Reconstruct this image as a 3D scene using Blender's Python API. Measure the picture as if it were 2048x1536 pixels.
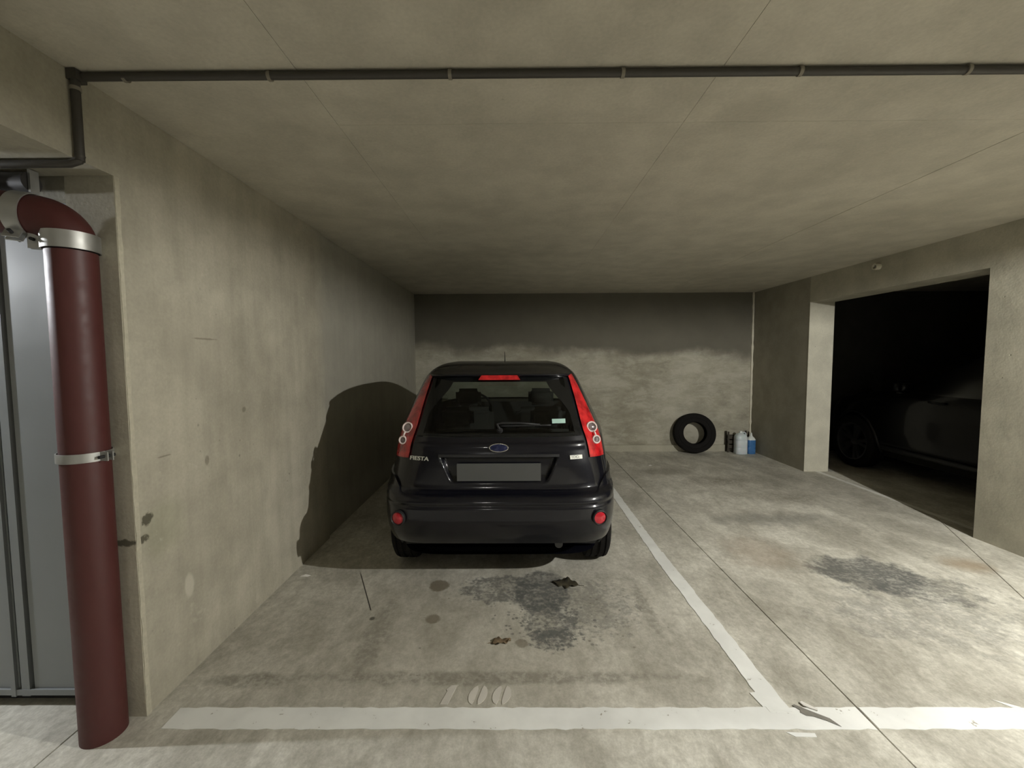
import bpy, bmesh, math, random
import numpy as np
from mathutils import Vector, Matrix

for o_ in list(bpy.data.objects):
    bpy.data.objects.remove(o_)
scene = bpy.context.scene
COL = scene.collection
random.seed(4)

# ------------------------------------------------------------------ camera, world, exposure
CAM_H = 1.48
cam_data = bpy.data.cameras.new('camera')
cam = bpy.data.objects.new('camera', cam_data)
COL.objects.link(cam)
cam_data.sensor_fit = 'HORIZONTAL'
cam_data.sensor_width = 36.0
cam_data.lens = 834.23 / 2048 * 36.0
cam_data.clip_start = 0.02
_p, _y, _r = 0.0611, 0.0062, 0.0052
_f = Vector((-math.sin(_y) * math.cos(_p), math.cos(_y) * math.cos(_p), -math.sin(_p)))
_rt = Vector((math.cos(_y), math.sin(_y), 0))
_dn = _f.cross(_rt)
_r2 = math.cos(_r) * _rt + math.sin(_r) * _dn
_d2 = -math.sin(_r) * _rt + math.cos(_r) * _dn
cam.matrix_world = Matrix(((_r2.x, -_d2.x, -_f.x, 0), (_r2.y, -_d2.y, -_f.y, 0),
                           (_r2.z, -_d2.z, -_f.z, CAM_H), (0, 0, 0, 1)))
scene.camera = cam

world = bpy.data.worlds.new('world')
scene.world = world
world.use_nodes = True
world.node_tree.nodes['Background'].inputs[0].default_value = (0.5, 0.5, 0.48, 1)
world.node_tree.nodes['Background'].inputs[1].default_value = 0.0

vs = scene.view_settings
vs.view_transform = 'Standard'
vs.look = 'None'
vs.gamma = 1.0
vs.use_curve_mapping = False
vs.exposure = 0.95

# brightness of the garage lamps and the added aisle fill (watts of their bulbs), used by the lamp builder below
MAIN_LAMP = 240.0
DOOR_LAMP = 60.0
AISLE_FILL = 14.0

# ------------------------------------------------------------------ node helpers
class NT:
    def __init__(self, name):
        self.mat = bpy.data.materials.new(name)
        self.mat.use_nodes = True
        self.t = self.mat.node_tree
        self.t.nodes.clear()
        self.out = self.t.nodes.new('ShaderNodeOutputMaterial')
        self._pos = None
        self.cache = {}

    def put(self, sock, v):
        if hasattr(v, 'is_output'):
            self.t.links.new(v, sock)
        elif isinstance(v, (tuple, list)) and sock.type == 'RGBA' and len(v) == 3:
            sock.default_value = (*v, 1)
        else:
            sock.default_value = v

    def pos(self):
        if self._pos is None:
            self._pos = self.t.nodes.new('ShaderNodeNewGeometry').outputs['Position']
        return self._pos

    def math(self, op, a, b=None, clamp=False):
        n = self.t.nodes.new('ShaderNodeMath'); n.operation = op; n.use_clamp = clamp
        self.put(n.inputs[0], a)
        if b is not None:
            self.put(n.inputs[1], b)
        return n.outputs[0]

    def vmath(self, op, a, b=None, out='Vector'):
        n = self.t.nodes.new('ShaderNodeVectorMath'); n.operation = op
        self.put(n.inputs[0], a)
        if b is not None:
            self.put(n.inputs[1], b)
        return n.outputs[out]

    def sep(self, v):
        n = self.t.nodes.new('ShaderNodeSeparateXYZ'); self.put(n.inputs[0], v)
        return n.outputs

    def noise(self, scale, detail=3, rough=0.55, vec=None, stretch=None, distort=0.0):
        key = (scale, detail, rough, stretch, distort)
        if vec is None and key in self.cache:
            return self.cache[key]
        n = self.t.nodes.new('ShaderNodeTexNoise')
        n.inputs['Scale'].default_value = scale
        n.inputs['Detail'].default_value = detail
        n.inputs['Roughness'].default_value = rough
        n.inputs['Distortion'].default_value = distort
        v = vec if vec is not None else self.pos()
        if stretch:
            v = self.vmath('MULTIPLY', v, stretch)
        self.put(n.inputs['Vector'], v)
        if vec is None:
            self.cache[key] = n.outputs['Fac']
        return n.outputs['Fac']

    def voro(self, scale, feature='F1', vec=None):
        n = self.t.nodes.new('ShaderNodeTexVoronoi'); n.feature = feature
        n.inputs['Scale'].default_value = scale
        self.put(n.inputs['Vector'], vec if vec is not None else self.pos())
        return n.outputs['Distance']

    def ramp(self, v, a, b, lo=0.0, hi=1.0):
        n = self.t.nodes.new('ShaderNodeMapRange'); n.interpolation_type = 'SMOOTHSTEP'
        self.put(n.inputs[0], v)
        n.inputs[1].default_value = a; n.inputs[2].default_value = b
        n.inputs[3].default_value = lo; n.inputs[4].default_value = hi
        return n.outputs[0]

    def mix(self, fac, a, b):
        n = self.t.nodes.new('ShaderNodeMix'); n.data_type = 'RGBA'
        self.put(n.inputs[0], fac); self.put(n.inputs[6], a); self.put(n.inputs[7], b)
        return n.outputs[2]

    def mul(self, fac, a, b):
        n = self.t.nodes.new('ShaderNodeMix'); n.data_type = 'RGBA'; n.blend_type = 'MULTIPLY'
        self.put(n.inputs[0], fac); self.put(n.inputs[6], a); self.put(n.inputs[7], b)
        return n.outputs[2]

    def blob(self, c, r, amp=0.5, nscale=6.0, soft=0.3, ndetail=4, grain=0.0):
        v = self.vmath('SUBTRACT', self.pos(), c)
        v = self.vmath('MULTIPLY', v, tuple(1.0 / q if q else 0.0 for q in r))
        d = self.vmath('LENGTH', v, out='Value')
        nscale = min((1.6, 4.5, 8.0, 13.0, 24.0), key=lambda q: abs(math.log(q / nscale)))
        n = self.math('MULTIPLY', self.math('SUBTRACT', self.noise(nscale, 5, 0.70), 0.5), amp * 2)
        m = self.ramp(self.math('ADD', d, n), 1.0, 1.0 - soft)
        if grain:
            g = self.math('ADD', self.math('MULTIPLY', self.noise(38, 4, 0.65), 0.55), self.math('MULTIPLY', self.noise(9, 5, 0.65), 0.45))
            g = self.ramp(g, 0.40, 0.56, 1.0 - grain, 1.0)
            m = self.math('MULTIPLY', m, g)
        return m

    def bump(self, h, strength=0.3, dist=0.01, normal=None):
        n = self.t.nodes.new('ShaderNodeBump')
        n.inputs['Strength'].default_value = strength
        n.inputs['Distance'].default_value = dist
        self.put(n.inputs['Height'], h)
        if normal is not None:
            self.put(n.inputs['Normal'], normal)
        return n.outputs[0]

    def principled(self, color, rough=0.5, metallic=0.0, normal=None, **kw):
        n = self.t.nodes.new('ShaderNodeBsdfPrincipled')
        self.put(n.inputs['Base Color'], color)
        self.put(n.inputs['Roughness'], rough)
        self.put(n.inputs['Metallic'], metallic)
        if normal is not None:
            self.put(n.inputs['Normal'], normal)
        for k, v in kw.items():
            self.put(n.inputs[k], v)
        self.t.links.new(n.outputs[0], self.out.inputs[0])
        return self.mat


def simple(name, col, rough=0.5, metallic=0.0, nscale=40.0, var=0.15, bump=0.0, **kw):
    t = NT(name)
    n = t.noise(nscale, 3)
    c = t.mix(n, tuple(v * (1 - var) for v in col), tuple(min(1, v * (1 + var)) for v in col))
    nm = t.bump(n, bump, 0.003) if bump else None
    return t.principled(c, t.ramp(n, 0.3, 0.7, max(0.02, rough - 0.05), min(1, rough + 0.05)), metallic, nm, **kw)


def wall_concrete(name, base, dark, stretch=(1, 1, 1), speck=0.5, extra=None, bump=0.35, tonal=(0.3, 0.7)):
    """bare cast concrete: cloudy tone, blow-holes, trowel relief"""
    t = NT(name)
    big = t.noise(0.9, 4, 0.55, stretch=stretch)
    mid = t.noise(4.5, 5, 0.6, stretch=stretch)
    fine = t.noise(70, 3, 0.6)
    c = t.mix(t.ramp(big, *tonal), dark, base)
    c = t.mul(0.55, c, t.mix(t.ramp(mid, 0.3, 0.7), (0.78, 0.78, 0.78), (1.1, 1.1, 1.1)))
    c = t.mul(0.6, c, t.mix(fine, (0.75, 0.75, 0.75), (1.22, 1.22, 1.22)))
    holes = t.ramp(t.math('ADD', t.voro(9.0), t.math('MULTIPLY', t.noise(2.0, 2), 0.25)), 0.17, 0.12)
    c = t.mix(t.math('MULTIPLY', holes, speck), c, tuple(v * 0.45 for v in dark))
    h = t.math('ADD', t.math('MULTIPLY', mid, 1.0), t.math('MULTIPLY', fine, 0.12))
    h = t.math('SUBTRACT', h, t.math('MULTIPLY', holes, 0.5))
    if extra:
        c, h = extra(t, c, h)
    return t.principled(c, 0.85, 0.0, t.bump(h, bump, 0.02), **{'Specular IOR Level': 0.25})

# ------------------------------------------------------------------ mesh helpers
def tag(o, label=None, cat=None, group=None, kind=None):
    if label: o['label'] = label
    if cat: o['category'] = cat
    if group: o['group'] = group
    if kind: o['kind'] = kind
    return o

def empty(name, loc=(0, 0, 0), rz=0.0):
    o = bpy.data.objects.new(name, None)
    COL.objects.link(o)
    o.location = loc; o.rotation_euler = (0, 0, rz)
    o.empty_display_size = 0.1
    return o

def obj(name, bm, mat, parent=None, smooth=False, bevel=0.0, auto=None):
    if bevel:
        bmesh.ops.bevel(bm, geom=[e for e in bm.edges if e.calc_face_angle(0) > 0.5], offset=bevel,
                        segments=2, affect='EDGES', profile=0.6)
    me = bpy.data.meshes.new(name)
    bm.normal_update()
    bm.to_mesh(me); bm.free()
    if smooth:
        me.shade_smooth()
        if auto:
            me.set_sharp_from_angle(angle=math.radians(auto))
    me.materials.append(mat)
    o = bpy.data.objects.new(name, me)
    COL.objects.link(o)
    if parent is not None:
        o.parent = parent
    return o

def box(bm, x0, x1, y0, y1, z0, z1):
    v = [bm.verts.new((x, y, z)) for x in (x0, x1) for y in (y0, y1) for z in (z0, z1)]
    for f in ((0, 1, 3, 2), (4, 6, 7, 5), (0, 4, 5, 1), (2, 3, 7, 6), (0, 2, 6, 4), (1, 5, 7, 3)):
        bm.faces.new([v[i] for i in f])
    return v

def mkbox(name, dims, mat, parent=None, bevel=0.0):
    bm = bmesh.new(); box(bm, *dims)
    return obj(name, bm, mat, parent, bevel=bevel)

def tube(bm, pts, r, seg=16, cap=True, closed=False):
    pts = [Vector(p) for p in pts]
    rs = r if isinstance(r, (list, tuple)) else [r] * len(pts)
    rings = []; n = len(pts); up = None
    for i, p in enumerate(pts):
        if closed:
            d = pts[(i + 1) % n] - pts[i - 1]
        else:
            d = pts[min(i + 1, n - 1)] - pts[max(i - 1, 0)]
        d.normalize()
        if up is None:
            up = d.orthogonal().normalized()
        up = (up - d * up.dot(d)).normalized()
        s = d.cross(up)
        rings.append([bm.verts.new(p + (up * math.cos(a) + s * math.sin(a)) * rs[i])
                      for a in [2 * math.pi * k / seg for k in range(seg)]])
    m = n if closed else n - 1
    for i in range(m):
        a, b = rings[i], rings[(i + 1) % n]
        for k in range(seg):
            bm.faces.new((a[k], a[(k + 1) % seg], b[(k + 1) % seg], b[k]))
    if cap and not closed:
        bm.faces.new(list(reversed(rings[0]))); bm.faces.new(rings[-1])

def lathe(bm, prof, seg=32, M=None, closed=False):
    """prof: (radius, height) pairs, around local Z; M places it"""
    M = M or Matrix.Identity(4)
    rings = []
    for r, h in prof:
        rings.append([bm.verts.new(M @ Vector((r * math.cos(2 * math.pi * k / seg), r * math.sin(2 * math.pi * k / seg), h)))
                      for k in range(seg)])
    n = len(rings)
    for i in range(n if closed else n - 1):
        a, b = rings[i], rings[(i + 1) % n]
        for k in range(seg):
            bm.faces.new((a[k], a[(k + 1) % seg], b[(k + 1) % seg], b[k]))
    if not closed:
        if prof[0][0] > 1e-5: bm.faces.new(list(reversed(rings[0])))
        if prof[-1][0] > 1e-5: bm.faces.new(rings[-1])
    bmesh.ops.remove_doubles(bm, verts=bm.verts, dist=1e-5)
    bmesh.ops.recalc_face_normals(bm, faces=bm.faces)

def frame_to(loc, normal, up=(0, 0, 1)):
    n = Vector(normal).normalized()
    x = Vector(up).cross(n)
    x = x.normalized() if x.length > 1e-4 else Vector((1, 0, 0))
    y = n.cross(x)
    return Matrix(((x.x, y.x, n.x, loc[0]), (x.y, y.y, n.y, loc[1]), (x.z, y.z, n.z, loc[2]), (0, 0, 0, 1)))

def prism(bm, poly, z0, z1):
    a = [bm.verts.new((x, y, z0)) for x, y in poly]
    b = [bm.verts.new((x, y, z1)) for x, y in poly]
    bm.faces.new(list(reversed(a))); bm.faces.new(b)
    for i in range(len(poly)):
        j = (i + 1) % len(poly)
        bm.faces.new((a[i], a[j], b[j], b[i]))

def text_mesh(name, body, size, depth, mat, parent, M, shear=0.0, width=None, bold=0.0):
    cu = bpy.data.curves.new(name, 'FONT')
    cu.body = body; cu.size = size; cu.extrude = depth; cu.align_x = 'CENTER'; cu.align_y = 'CENTER'
    cu.shear = shear; cu.offset = bold; cu.resolution_u = 3
    tmp = bpy.data.objects.new('tmp_text', cu)
    COL.objects.link(tmp)
    dg = bpy.context.evaluated_depsgraph_get()
    me = bpy.data.meshes.new_from_object(tmp.evaluated_get(dg))
    bpy.data.objects.remove(tmp)
    if width:
        xs = [v.co.x for v in me.vertices]
        k = width / (max(xs) - min(xs))
        for v in me.vertices: v.co.x *= k
    me.transform(M)
    me.materials.clear(); me.materials.append(mat)
    o = bpy.data.objects.new(name, me)
    COL.objects.link(o); o.parent = parent
    return o

# ------------------------------------------------------------------ room dimensions (metres)
XL, XR, YB, ZC = -1.54, 3.74, 6.572, 2.487       # left wall, right wall, back wall, ceiling
YE, ZS = 1.64, 2.19                               # front end of left wall, soffit of the beam beside the door
Y1, Y2, ZH = 3.347, 5.348, 2.172                  # opening in the right wall
XMIN, XMAX, YMIN = -6.5, 8.6, -5.5

# ------------------------------------------------------------------ materials of the setting
FB, FD = (0.68, 0.665, 0.60), (0.49, 0.475, 0.42)
def floor_material():
    t = NT('floor_concrete')
    big = t.noise(0.7, 4, 0.55)
    sw = t.noise(3.2, 7, 0.68, stretch=(1.0, 0.6, 1), distort=0.5)
    sw2 = t.noise(17.0, 7, 0.72, stretch=(1.0, 0.7, 1), distort=0.4)
    fine = t.noise(110, 3, 0.6)
    c = t.mix(t.ramp(big, 0.3, 0.7), FD, FB)
    c = t.mul(0.9, c, t.mix(t.ramp(sw, 0.32, 0.68), (0.70, 0.69, 0.66), (1.16, 1.16, 1.16)))
    c = t.mul(0.55, c, t.mix(t.ramp(sw2, 0.3, 0.7), (0.74, 0.73, 0.70), (1.16, 1.16, 1.16)))
    c = t.mul(0.6, c, t.mix(fine, (0.7, 0.7, 0.7), (1.28, 1.28, 1.28)))
    c = t.mul(0.6, c, t.mix(t.ramp(t.noise(42, 5, 0.7, stretch=(1, 0.75, 1)), 0.32, 0.68), (0.78, 0.77, 0.74), (1.14, 1.14, 1.14)))
    # brownish driving dirt inside the first bay
    dirt = t.blob((-0.25, 2.1, 0), (1.35, 1.1, 0), 0.35, 1.6, 0.8)
    c = t.mix(t.math('MULTIPLY', dirt, 0.35), c, (0.30, 0.275, 0.215))
    def stain(col, k, *a, **kw):
        nonlocal c
        m = t.math('MULTIPLY', t.blob(*a, **kw), k)
        c = t.mix(m, c, col)
    GR, BR, DK = (0.105, 0.108, 0.102), (0.16, 0.135, 0.09), (0.045, 0.04, 0.03)
    stain(GR, 0.9, (0.17, 2.58, 0), (0.21, 0.27, 0), amp=0.55, nscale=9, soft=0.25, ndetail=5, grain=0.45)
    stain(GR, 0.75, (-0.10, 2.60, 0), (0.27, 0.17, 0), amp=0.8, nscale=13, soft=0.2, ndetail=6, grain=0.8)
    stain(GR, 0.7, (0.20, 2.28, 0), (0.17, 0.24, 0), amp=1.1, nscale=22, soft=0.2, ndetail=4, grain=0.8)
    stain(GR, 0.7, (0.19, 2.12, 0), (0.13, 0.10, 0), amp=0.9, nscale=26, soft=0.2, grain=0.8)
    stain(GR, 0.45, (0.45, 2.42, 0), (0.28, 0.30, 0), amp=1.3, nscale=24, soft=0.3, grain=0.8)
    stain(BR, 0.8, (-0.50, 2.64, 0), (0.075, 0.075, 0), amp=0.35, nscale=18, soft=0.25)
    stain(BR, 0.7, (-0.47, 2.29, 0), (0.05, 0.05, 0), amp=0.5, nscale=25, soft=0.35)
    stain(BR, 0.6, (0.03, 2.085, 0), (0.04, 0.04, 0), amp=0.4, nscale=25, soft=0.35)
    stain(DK, 0.8, (-0.82, 2.294, 0), (0.02, 0.02, 0), amp=0.2, nscale=40, soft=0.5)
    stain(GR, 0.88, (2.40, 2.78, 0), (0.40, 0.28, 0), amp=0.75, nscale=7, soft=0.35, ndetail=7, grain=0.45)
    stain(GR, 0.55, (2.62, 2.60, 0), (0.40, 0.22, 0), amp=1.0, nscale=10, soft=0.35, ndetail=6, grain=0.8)
    stain(GR, 0.4, (2.35, 2.30, 0), (0.70, 0.35, 0), amp=1.2, nscale=8, soft=0.5, ndetail=6, grain=0.8)
    stain((0.27, 0.18, 0.09), 0.6, (3.20, 2.90, 0), (0.22, 0.18, 0), amp=0.4, nscale=5, soft=0.8)
    stain((0.30, 0.21, 0.13), 0.35, (1.85, 3.1, 0), (0.35, 0.45, 0), amp=0.7, nscale=6, soft=0.8)
    stain(BR, 0.5, (2.45, 4.95, 0), (0.65, 0.28, 0), amp=0.7, nscale=4, soft=0.7, grain=0.7)
    stain(BR, 0.45, (2.85, 4.35, 0), (0.60, 0.25, 0), amp=0.7, nscale=4, soft=0.7, grain=0.7)
    stain(GR, 0.35, (2.35, 3.75, 0), (0.75, 0.22, 0), amp=0.9, nscale=4, soft=0.7)
    stain(BR, 0.4, (1.95, 5.35, 0), (0.45, 0.22, 0), amp=0.7, nscale=5, soft=0.7)
    # tide line of dirt in front of the painted number, and tyre scuffs
    stain((0.17, 0.155, 0.12), 0.6, (-0.15, 1.85, 0), (1.30, 0.055, 0), amp=0.75, nscale=7, soft=0.6, ndetail=6, grain=0.7)
    stain((0.17, 0.155, 0.12), 0.55, (-1.22, 1.83, 0), (0.26, 0.06, 0), amp=0.6, nscale=9, soft=0.5, ndetail=5, grain=0.7)
    stain((0.19, 0.175, 0.14), 0.55, (-0.75, 2.15, 0), (0.09, 0.42, 0), amp=0.9, nscale=12, soft=0.6, ndetail=5, grain=0.7)
    stain((0.19, 0.175, 0.14), 0.55, (0.77, 2.40, 0), (0.05, 0.38, 0), amp=0.8, nscale=18, soft=0.6, ndetail=5, grain=0.7)
    # scattered drops
    drops = t.ramp(t.math('ADD', t.voro(11.0), t.math('MULTIPLY', t.noise(3, 2), 0.2)), 0.19, 0.13)
    reg = t.blob((0.1, 2.3, 0), (1.3, 0.7, 0), 0.6, 3, 0.5)
    c = t.mix(t.math('MULTIPLY', t.math('MULTIPLY', drops, reg), 0.6), c, (0.15, 0.135, 0.105))
    drops2 = t.ramp(t.math('ADD', t.voro(24.0), t.math('MULTIPLY', t.noise(30, 2), 0.35)), 0.42, 0.34)
    reg2 = t.blob((0.22, 2.32, 0), (0.42, 0.34, 0), 0.7, 5, 0.4)
    c = t.mix(t.math('MULTIPLY', t.math('MULTIPLY', drops2, reg2), 0.65), c, GR)
    # hairline crack
    x, y, z = t.sep(t.pos())
    a = Vector((-1.10, 2.85)); b = Vector((-0.852, 2.365)); d = (b - a).normalized()
    along = t.math('ADD', t.math('MULTIPLY', t.math('SUBTRACT', x, a.x), d.x), t.math('MULTIPLY', t.math('SUBTRACT', y, a.y), d.y))
    acr = t.math('ABSOLUTE', t.math('ADD', t.math('MULTIPLY', t.math('SUBTRACT', x, a.x), -d.y), t.math('MULTIPLY', t.math('SUBTRACT', y, a.y), d.x)))
    cr = t.math('MULTIPLY', t.ramp(acr, 0.005, 0.002), t.math('MULTIPLY', t.ramp(along, 0.0, 0.10), t.ramp(along, 0.545, 0.53)))
    c = t.mix(cr, c, (0.05, 0.045, 0.035))
    h = t.math('ADD', t.math('MULTIPLY', sw, 0.4), t.math('ADD', t.math('MULTIPLY', sw2, 0.35), t.math('MULTIPLY', fine, 0.1)))
    return t.principled(c, t.ramp(sw, 0.3, 0.7, 0.55, 0.75), 0.0, t.bump(h, 0.3, 0.012), **{'Specular IOR Level': 0.35})

M_FLOOR = floor_material()
M_JOINT = simple('joint_filler', (0.05, 0.045, 0.038), 0.9)

def left_extra(t, c, h):
    x, y, z = t.sep(t.pos())
    # smooth patches of filler and a greenish damp bloom
    patch = t.blob((XL, 2.05, 1.55), (0, 0.22, 0.20), 0.4, 4, 0.25)
    c = t.mix(t.math('MULTIPLY', patch, 0.25), c, (0.40, 0.37, 0.30))
    green = t.blob((XL, 1.78, 0.75), (0, 0.14, 0.16), 0.5, 6, 0.6)
    c = t.mix(t.math('MULTIPLY', green, 0.35), c, (0.27, 0.275, 0.18))
    pale = t.blob((XL, 1.90, 0.42), (0, 0.035, 0.07), 0.3, 10, 0.4)
    c = t.mix(t.math('MULTIPLY', pale, 0.6), c, (0.60, 0.57, 0.48))
    for cy_, cz_, ry, rz in ((1.70, 0.82, 0.03, 0.03), (1.66, 0.74, 0.05, 0.018)):
        m = t.blob((XL, cy_, cz_), (0, ry, rz), 1.1, 30, 0.4)
        c = t.mix(t.math('MULTIPLY', m, 0.85), c, (0.06, 0.055, 0.035))
    pits = t.ramp(t.math('ADD', t.voro(16.0), t.math('MULTIPLY', t.noise(5, 3), 0.3)), 0.22, 0.17)
    pits = t.math('MULTIPLY', pits, t.ramp(t.noise(1.7, 3), 0.45, 0.62))
    c = t.mix(t.math('MULTIPLY', pits, 0.6), c, (0.15, 0.14, 0.10))
    pale2 = t.ramp(t.noise(6.0, 6, 0.75), 0.62, 0.70)
    c = t.mix(t.math('MULTIPLY', pale2, 0.25), c, (0.62, 0.59, 0.49))
    for cy_, cz_, ry, rz in ((2.08, 1.585, 0.10, 0.006), (1.80, 1.06, 0.05, 0.005), (2.35, 1.20, 0.02, 0.02), (2.05, 0.98, 0.02, 0.03)):
        m = t.blob((XL, cy_, cz_), (0, ry, rz), 0.6, 25, 0.5)
        c = t.mix(t.math('MULTIPLY', m, 0.55), c, (0.13, 0.12, 0.085))
    streak = t.noise(7, 4, 0.6, stretch=(1, 1.6, 0.12))
    c = t.mul(0.35, c, t.mix(t.ramp(streak, 0.35, 0.65), (0.82, 0.82, 0.80), (1.1, 1.1, 1.1)))
    # older, greyer pour further in
    g = t.ramp(y, 3.2, 3.5)
    c = t.mix(t.math('MULTIPLY', g, 0.55), c, (0.33, 0.325, 0.285))
    return c, h
WB, WD = (0.47, 0.44, 0.355), (0.37, 0.345, 0.275)
M_WALL_L = wall_concrete('left_wall_concrete', WB, WD, extra=left_extra, speck=0.55)

def back_extra(t, c, h):
    x, y, z = t.sep(t.pos())
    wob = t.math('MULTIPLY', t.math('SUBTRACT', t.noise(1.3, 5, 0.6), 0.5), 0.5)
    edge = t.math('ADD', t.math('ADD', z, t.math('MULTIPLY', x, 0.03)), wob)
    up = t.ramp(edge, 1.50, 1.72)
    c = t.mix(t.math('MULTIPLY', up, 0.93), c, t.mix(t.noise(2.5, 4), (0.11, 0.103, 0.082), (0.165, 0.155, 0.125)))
    tr = t.noise(4.2, 8, 0.75, stretch=(0.6, 1, 1.5), distort=0.3)
    low = t.math('SUBTRACT', 1.0, up)
    c = t.mix(t.math('MULTIPLY', t.ramp(tr, 0.46, 0.62), t.math('MULTIPLY', low, 0.5)), c, (0.56, 0.54, 0.46))
    c = t.mix(t.math('MULTIPLY', t.ramp(tr, 0.46, 0.34), t.math('MULTIPLY', low, 0.4)), c, (0.17, 0.16, 0.125))
    h = t.math('ADD', h, t.math('MULTIPLY', tr, 0.6))
    return c, h
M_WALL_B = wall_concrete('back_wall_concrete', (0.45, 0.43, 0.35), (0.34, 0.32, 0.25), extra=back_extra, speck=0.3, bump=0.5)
M_WALL_R = wall_concrete('right_wall_concrete', (0.50, 0.475, 0.385), (0.42, 0.40, 0.32), speck=0.4)
M_RENDER = wall_concrete('smooth_wall_render', (0.36, 0.335, 0.27), (0.31, 0.29, 0.23), speck=0.05, bump=0.1)
M_JAMB = wall_concrete('painted_jamb', (0.60, 0.575, 0.475), (0.54, 0.52, 0.43), speck=0.6, bump=0.3)
M_CEIL = wall_concrete('ceiling_concrete', (0.58, 0.545, 0.455), (0.49, 0.46, 0.38), speck=0.1, bump=0.18, tonal=(0.25, 0.75))
M_AISLE = wall_concrete('aisle_concrete', (0.42, 0.40, 0.33), (0.34, 0.32, 0.26))
M_NEXT_SHADE = wall_concrete('neighbour_bay_shaded_concrete', (0.09, 0.085, 0.073), (0.07, 0.066, 0.057), speck=0.2)  # darkened copy of the concrete, the unlit bay's shade put in its colour
M_PALE = simple('pale_mortar', (0.62, 0.59, 0.48), 0.9, nscale=60, bump=0.3)
M_STRIP = simple('corner_mortar', (0.45, 0.42, 0.33), 0.9, nscale=50, bump=0.5, var=0.25)

# ------------------------------------------------------------------ floor
def slab(name, poly, parent):
    bm = bmesh.new()
    prism(bm, poly, -0.06, 0.0)
    return obj(name, bm, M_FLOOR, parent)
floor = mkbox('floor', (XMIN, XMAX, YMIN, YB + 0.3, -0.12, -0.055), M_JOINT)
tag(floor, 'pale stained concrete floor with saw-cut joints', 'floor', kind='structure')
J = 0.0035
jx, jl = 1.44, -1.76
jd0, jd1 = (3.897, 3.813), (3.106, 2.482)
dd = ((jd1[0] - jd0[0]) / (jd1[1] - jd0[1]))
def dj(y): return jd0[0] + (y - jd0[1]) * dd
slab('floor_slab', [(XMIN, YMIN), (jl - J, YMIN), (jl - J, YE + .2), (XMIN, YE + .2)], floor)
slab('floor_slab', [(jl + J, YMIN), (jx - J, YMIN), (jx - J, YB + .2), (jl + J, YB + .2)], floor)
slab('floor_slab', [(jx + J, YMIN), (2.4 - J, YMIN), (2.4 - J, -1.0), (dj(-0.2) if False else 2.4 - J, -1.0), (dj(1.3) - J, 1.3), (dj(3.813) - J, 3.813),
                    (3.897 - J, YB + .2), (jx + J, YB + .2)], floor)
slab('floor_slab', [(2.4 + J, YMIN), (XMAX, YMIN), (XMAX, YB + .2), (3.897 + J, YB + .2), (3.897 + J, 3.813), (dj(1.3) + J, 1.3), (2.4 + J, -1.0)], floor)

def paint_material(name, col, wear, wscale):
    t = NT(name)
    n = t.noise(wscale, 6, 0.65)
    n2 = t.noise(90, 3)
    n3 = t.noise(4, 4)
    worn = t.ramp(t.math('ADD', t.math('MULTIPLY', n, 0.7), t.math('MULTIPLY', n2, 0.3)), wear, wear - 0.05)
    c = t.mix(t.ramp(n3, 0.3, 0.7), tuple(v * 0.86 for v in col), col)
    c = t.mix(worn, c, (0.36, 0.34, 0.28))
    return t.principled(c, 0.7, 0.0, t.bump(n2, 0.15, 0.002))
M_PAINT = paint_material('white_road_paint', (0.88, 0.89, 0.86), 0.385, 16)
M_PAINT_OLD = paint_material('faded_road_paint', (0.64, 0.61, 0.55), 0.40, 30)
M_PAINT_DIM = paint_material('dirty_road_paint', (0.80, 0.79, 0.73), 0.40, 14)

def ragged_strip(name, a, b, w, mat, parent, z=0.0018, step=0.035, jit=0.0035):
    a = Vector(a); b = Vector(b); d = (b - a); L = d.length; d.normalize(); nrm = Vector((-d.y, d.x))
    n = max(2, int(L / step)); left = []; right = []
    for i in range(n + 1):
        p = a + d * L * i / n
        left.append(p + nrm * (w / 2 + random.uniform(-jit, jit)))
        right.append(p - nrm * (w / 2 + random.uniform(-jit, jit)))
    bm = bmesh.new()
    lt = [bm.verts.new((p.x, p.y, z)) for p in left]; rt = [bm.verts.new((p.x, p.y, z)) for p in right]
    lb = [bm.verts.new((p.x, p.y, 0.0002)) for p in left]; rb = [bm.verts.new((p.x, p.y, 0.0002)) for p in right]
    for i in range(n):
        bm.faces.new((rt[i], rt[i + 1], lt[i + 1], lt[i]))
        bm.faces.new((lt[i], lt[i + 1], lb[i + 1], lb[i]))
        bm.faces.new((rb[i], rb[i + 1], rt[i + 1], rt[i]))
    bm.faces.new((lt[0], lb[0], rb[0], rt[0])); bm.faces.new((rt[n], rb[n], lb[n], lt[n]))
    bmesh.ops.recalc_face_normals(bm, faces=bm.faces)
    return obj(name, bm, mat, parent)
YL0, YL1 = 1.5795, 1.683
ragged_strip('painted_line', (-1.43, (YL0 + YL1) / 2), (jx - 0.006, (YL0 + YL1) / 2), YL1 - YL0, M_PAINT, floor)
ragged_strip('painted_line', (jx + 0.006, (YL0 + YL1) / 2), (3.9, (YL0 + YL1) / 2), YL1 - YL0, M_PAINT, floor)
ragged_strip('painted_line', (1.105, 1.66), (1.075, 3.1), 0.092, M_PAINT, floor, z=0.0026)
ragged_strip('painted_line', (1.075, 3.1), (1.10, 6.1), 0.080, M_PAINT, floor, z=0.0022)
ragged_strip('painted_line', (3.93, 3.36), (3.91, 5.34), 0.055, M_PAINT_DIM, floor, z=0.0022)
bm = bmesh.new(); prism(bm, [(1.065, 1.567), (1.175, 1.562), (1.172, 1.545), (1.09, 1.547)], 0.0002, 0.002)
obj('paint_patch', bm, M_PAINT, floor)
bm = bmesh.new(); prism(bm, [(2.05, 1.725), (2.10, 1.70), (2.13, 1.684), (2.09, 1.684)], 0.0002, 0.0021)
obj('paint_patch', bm, M_PAINT, floor)
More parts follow.
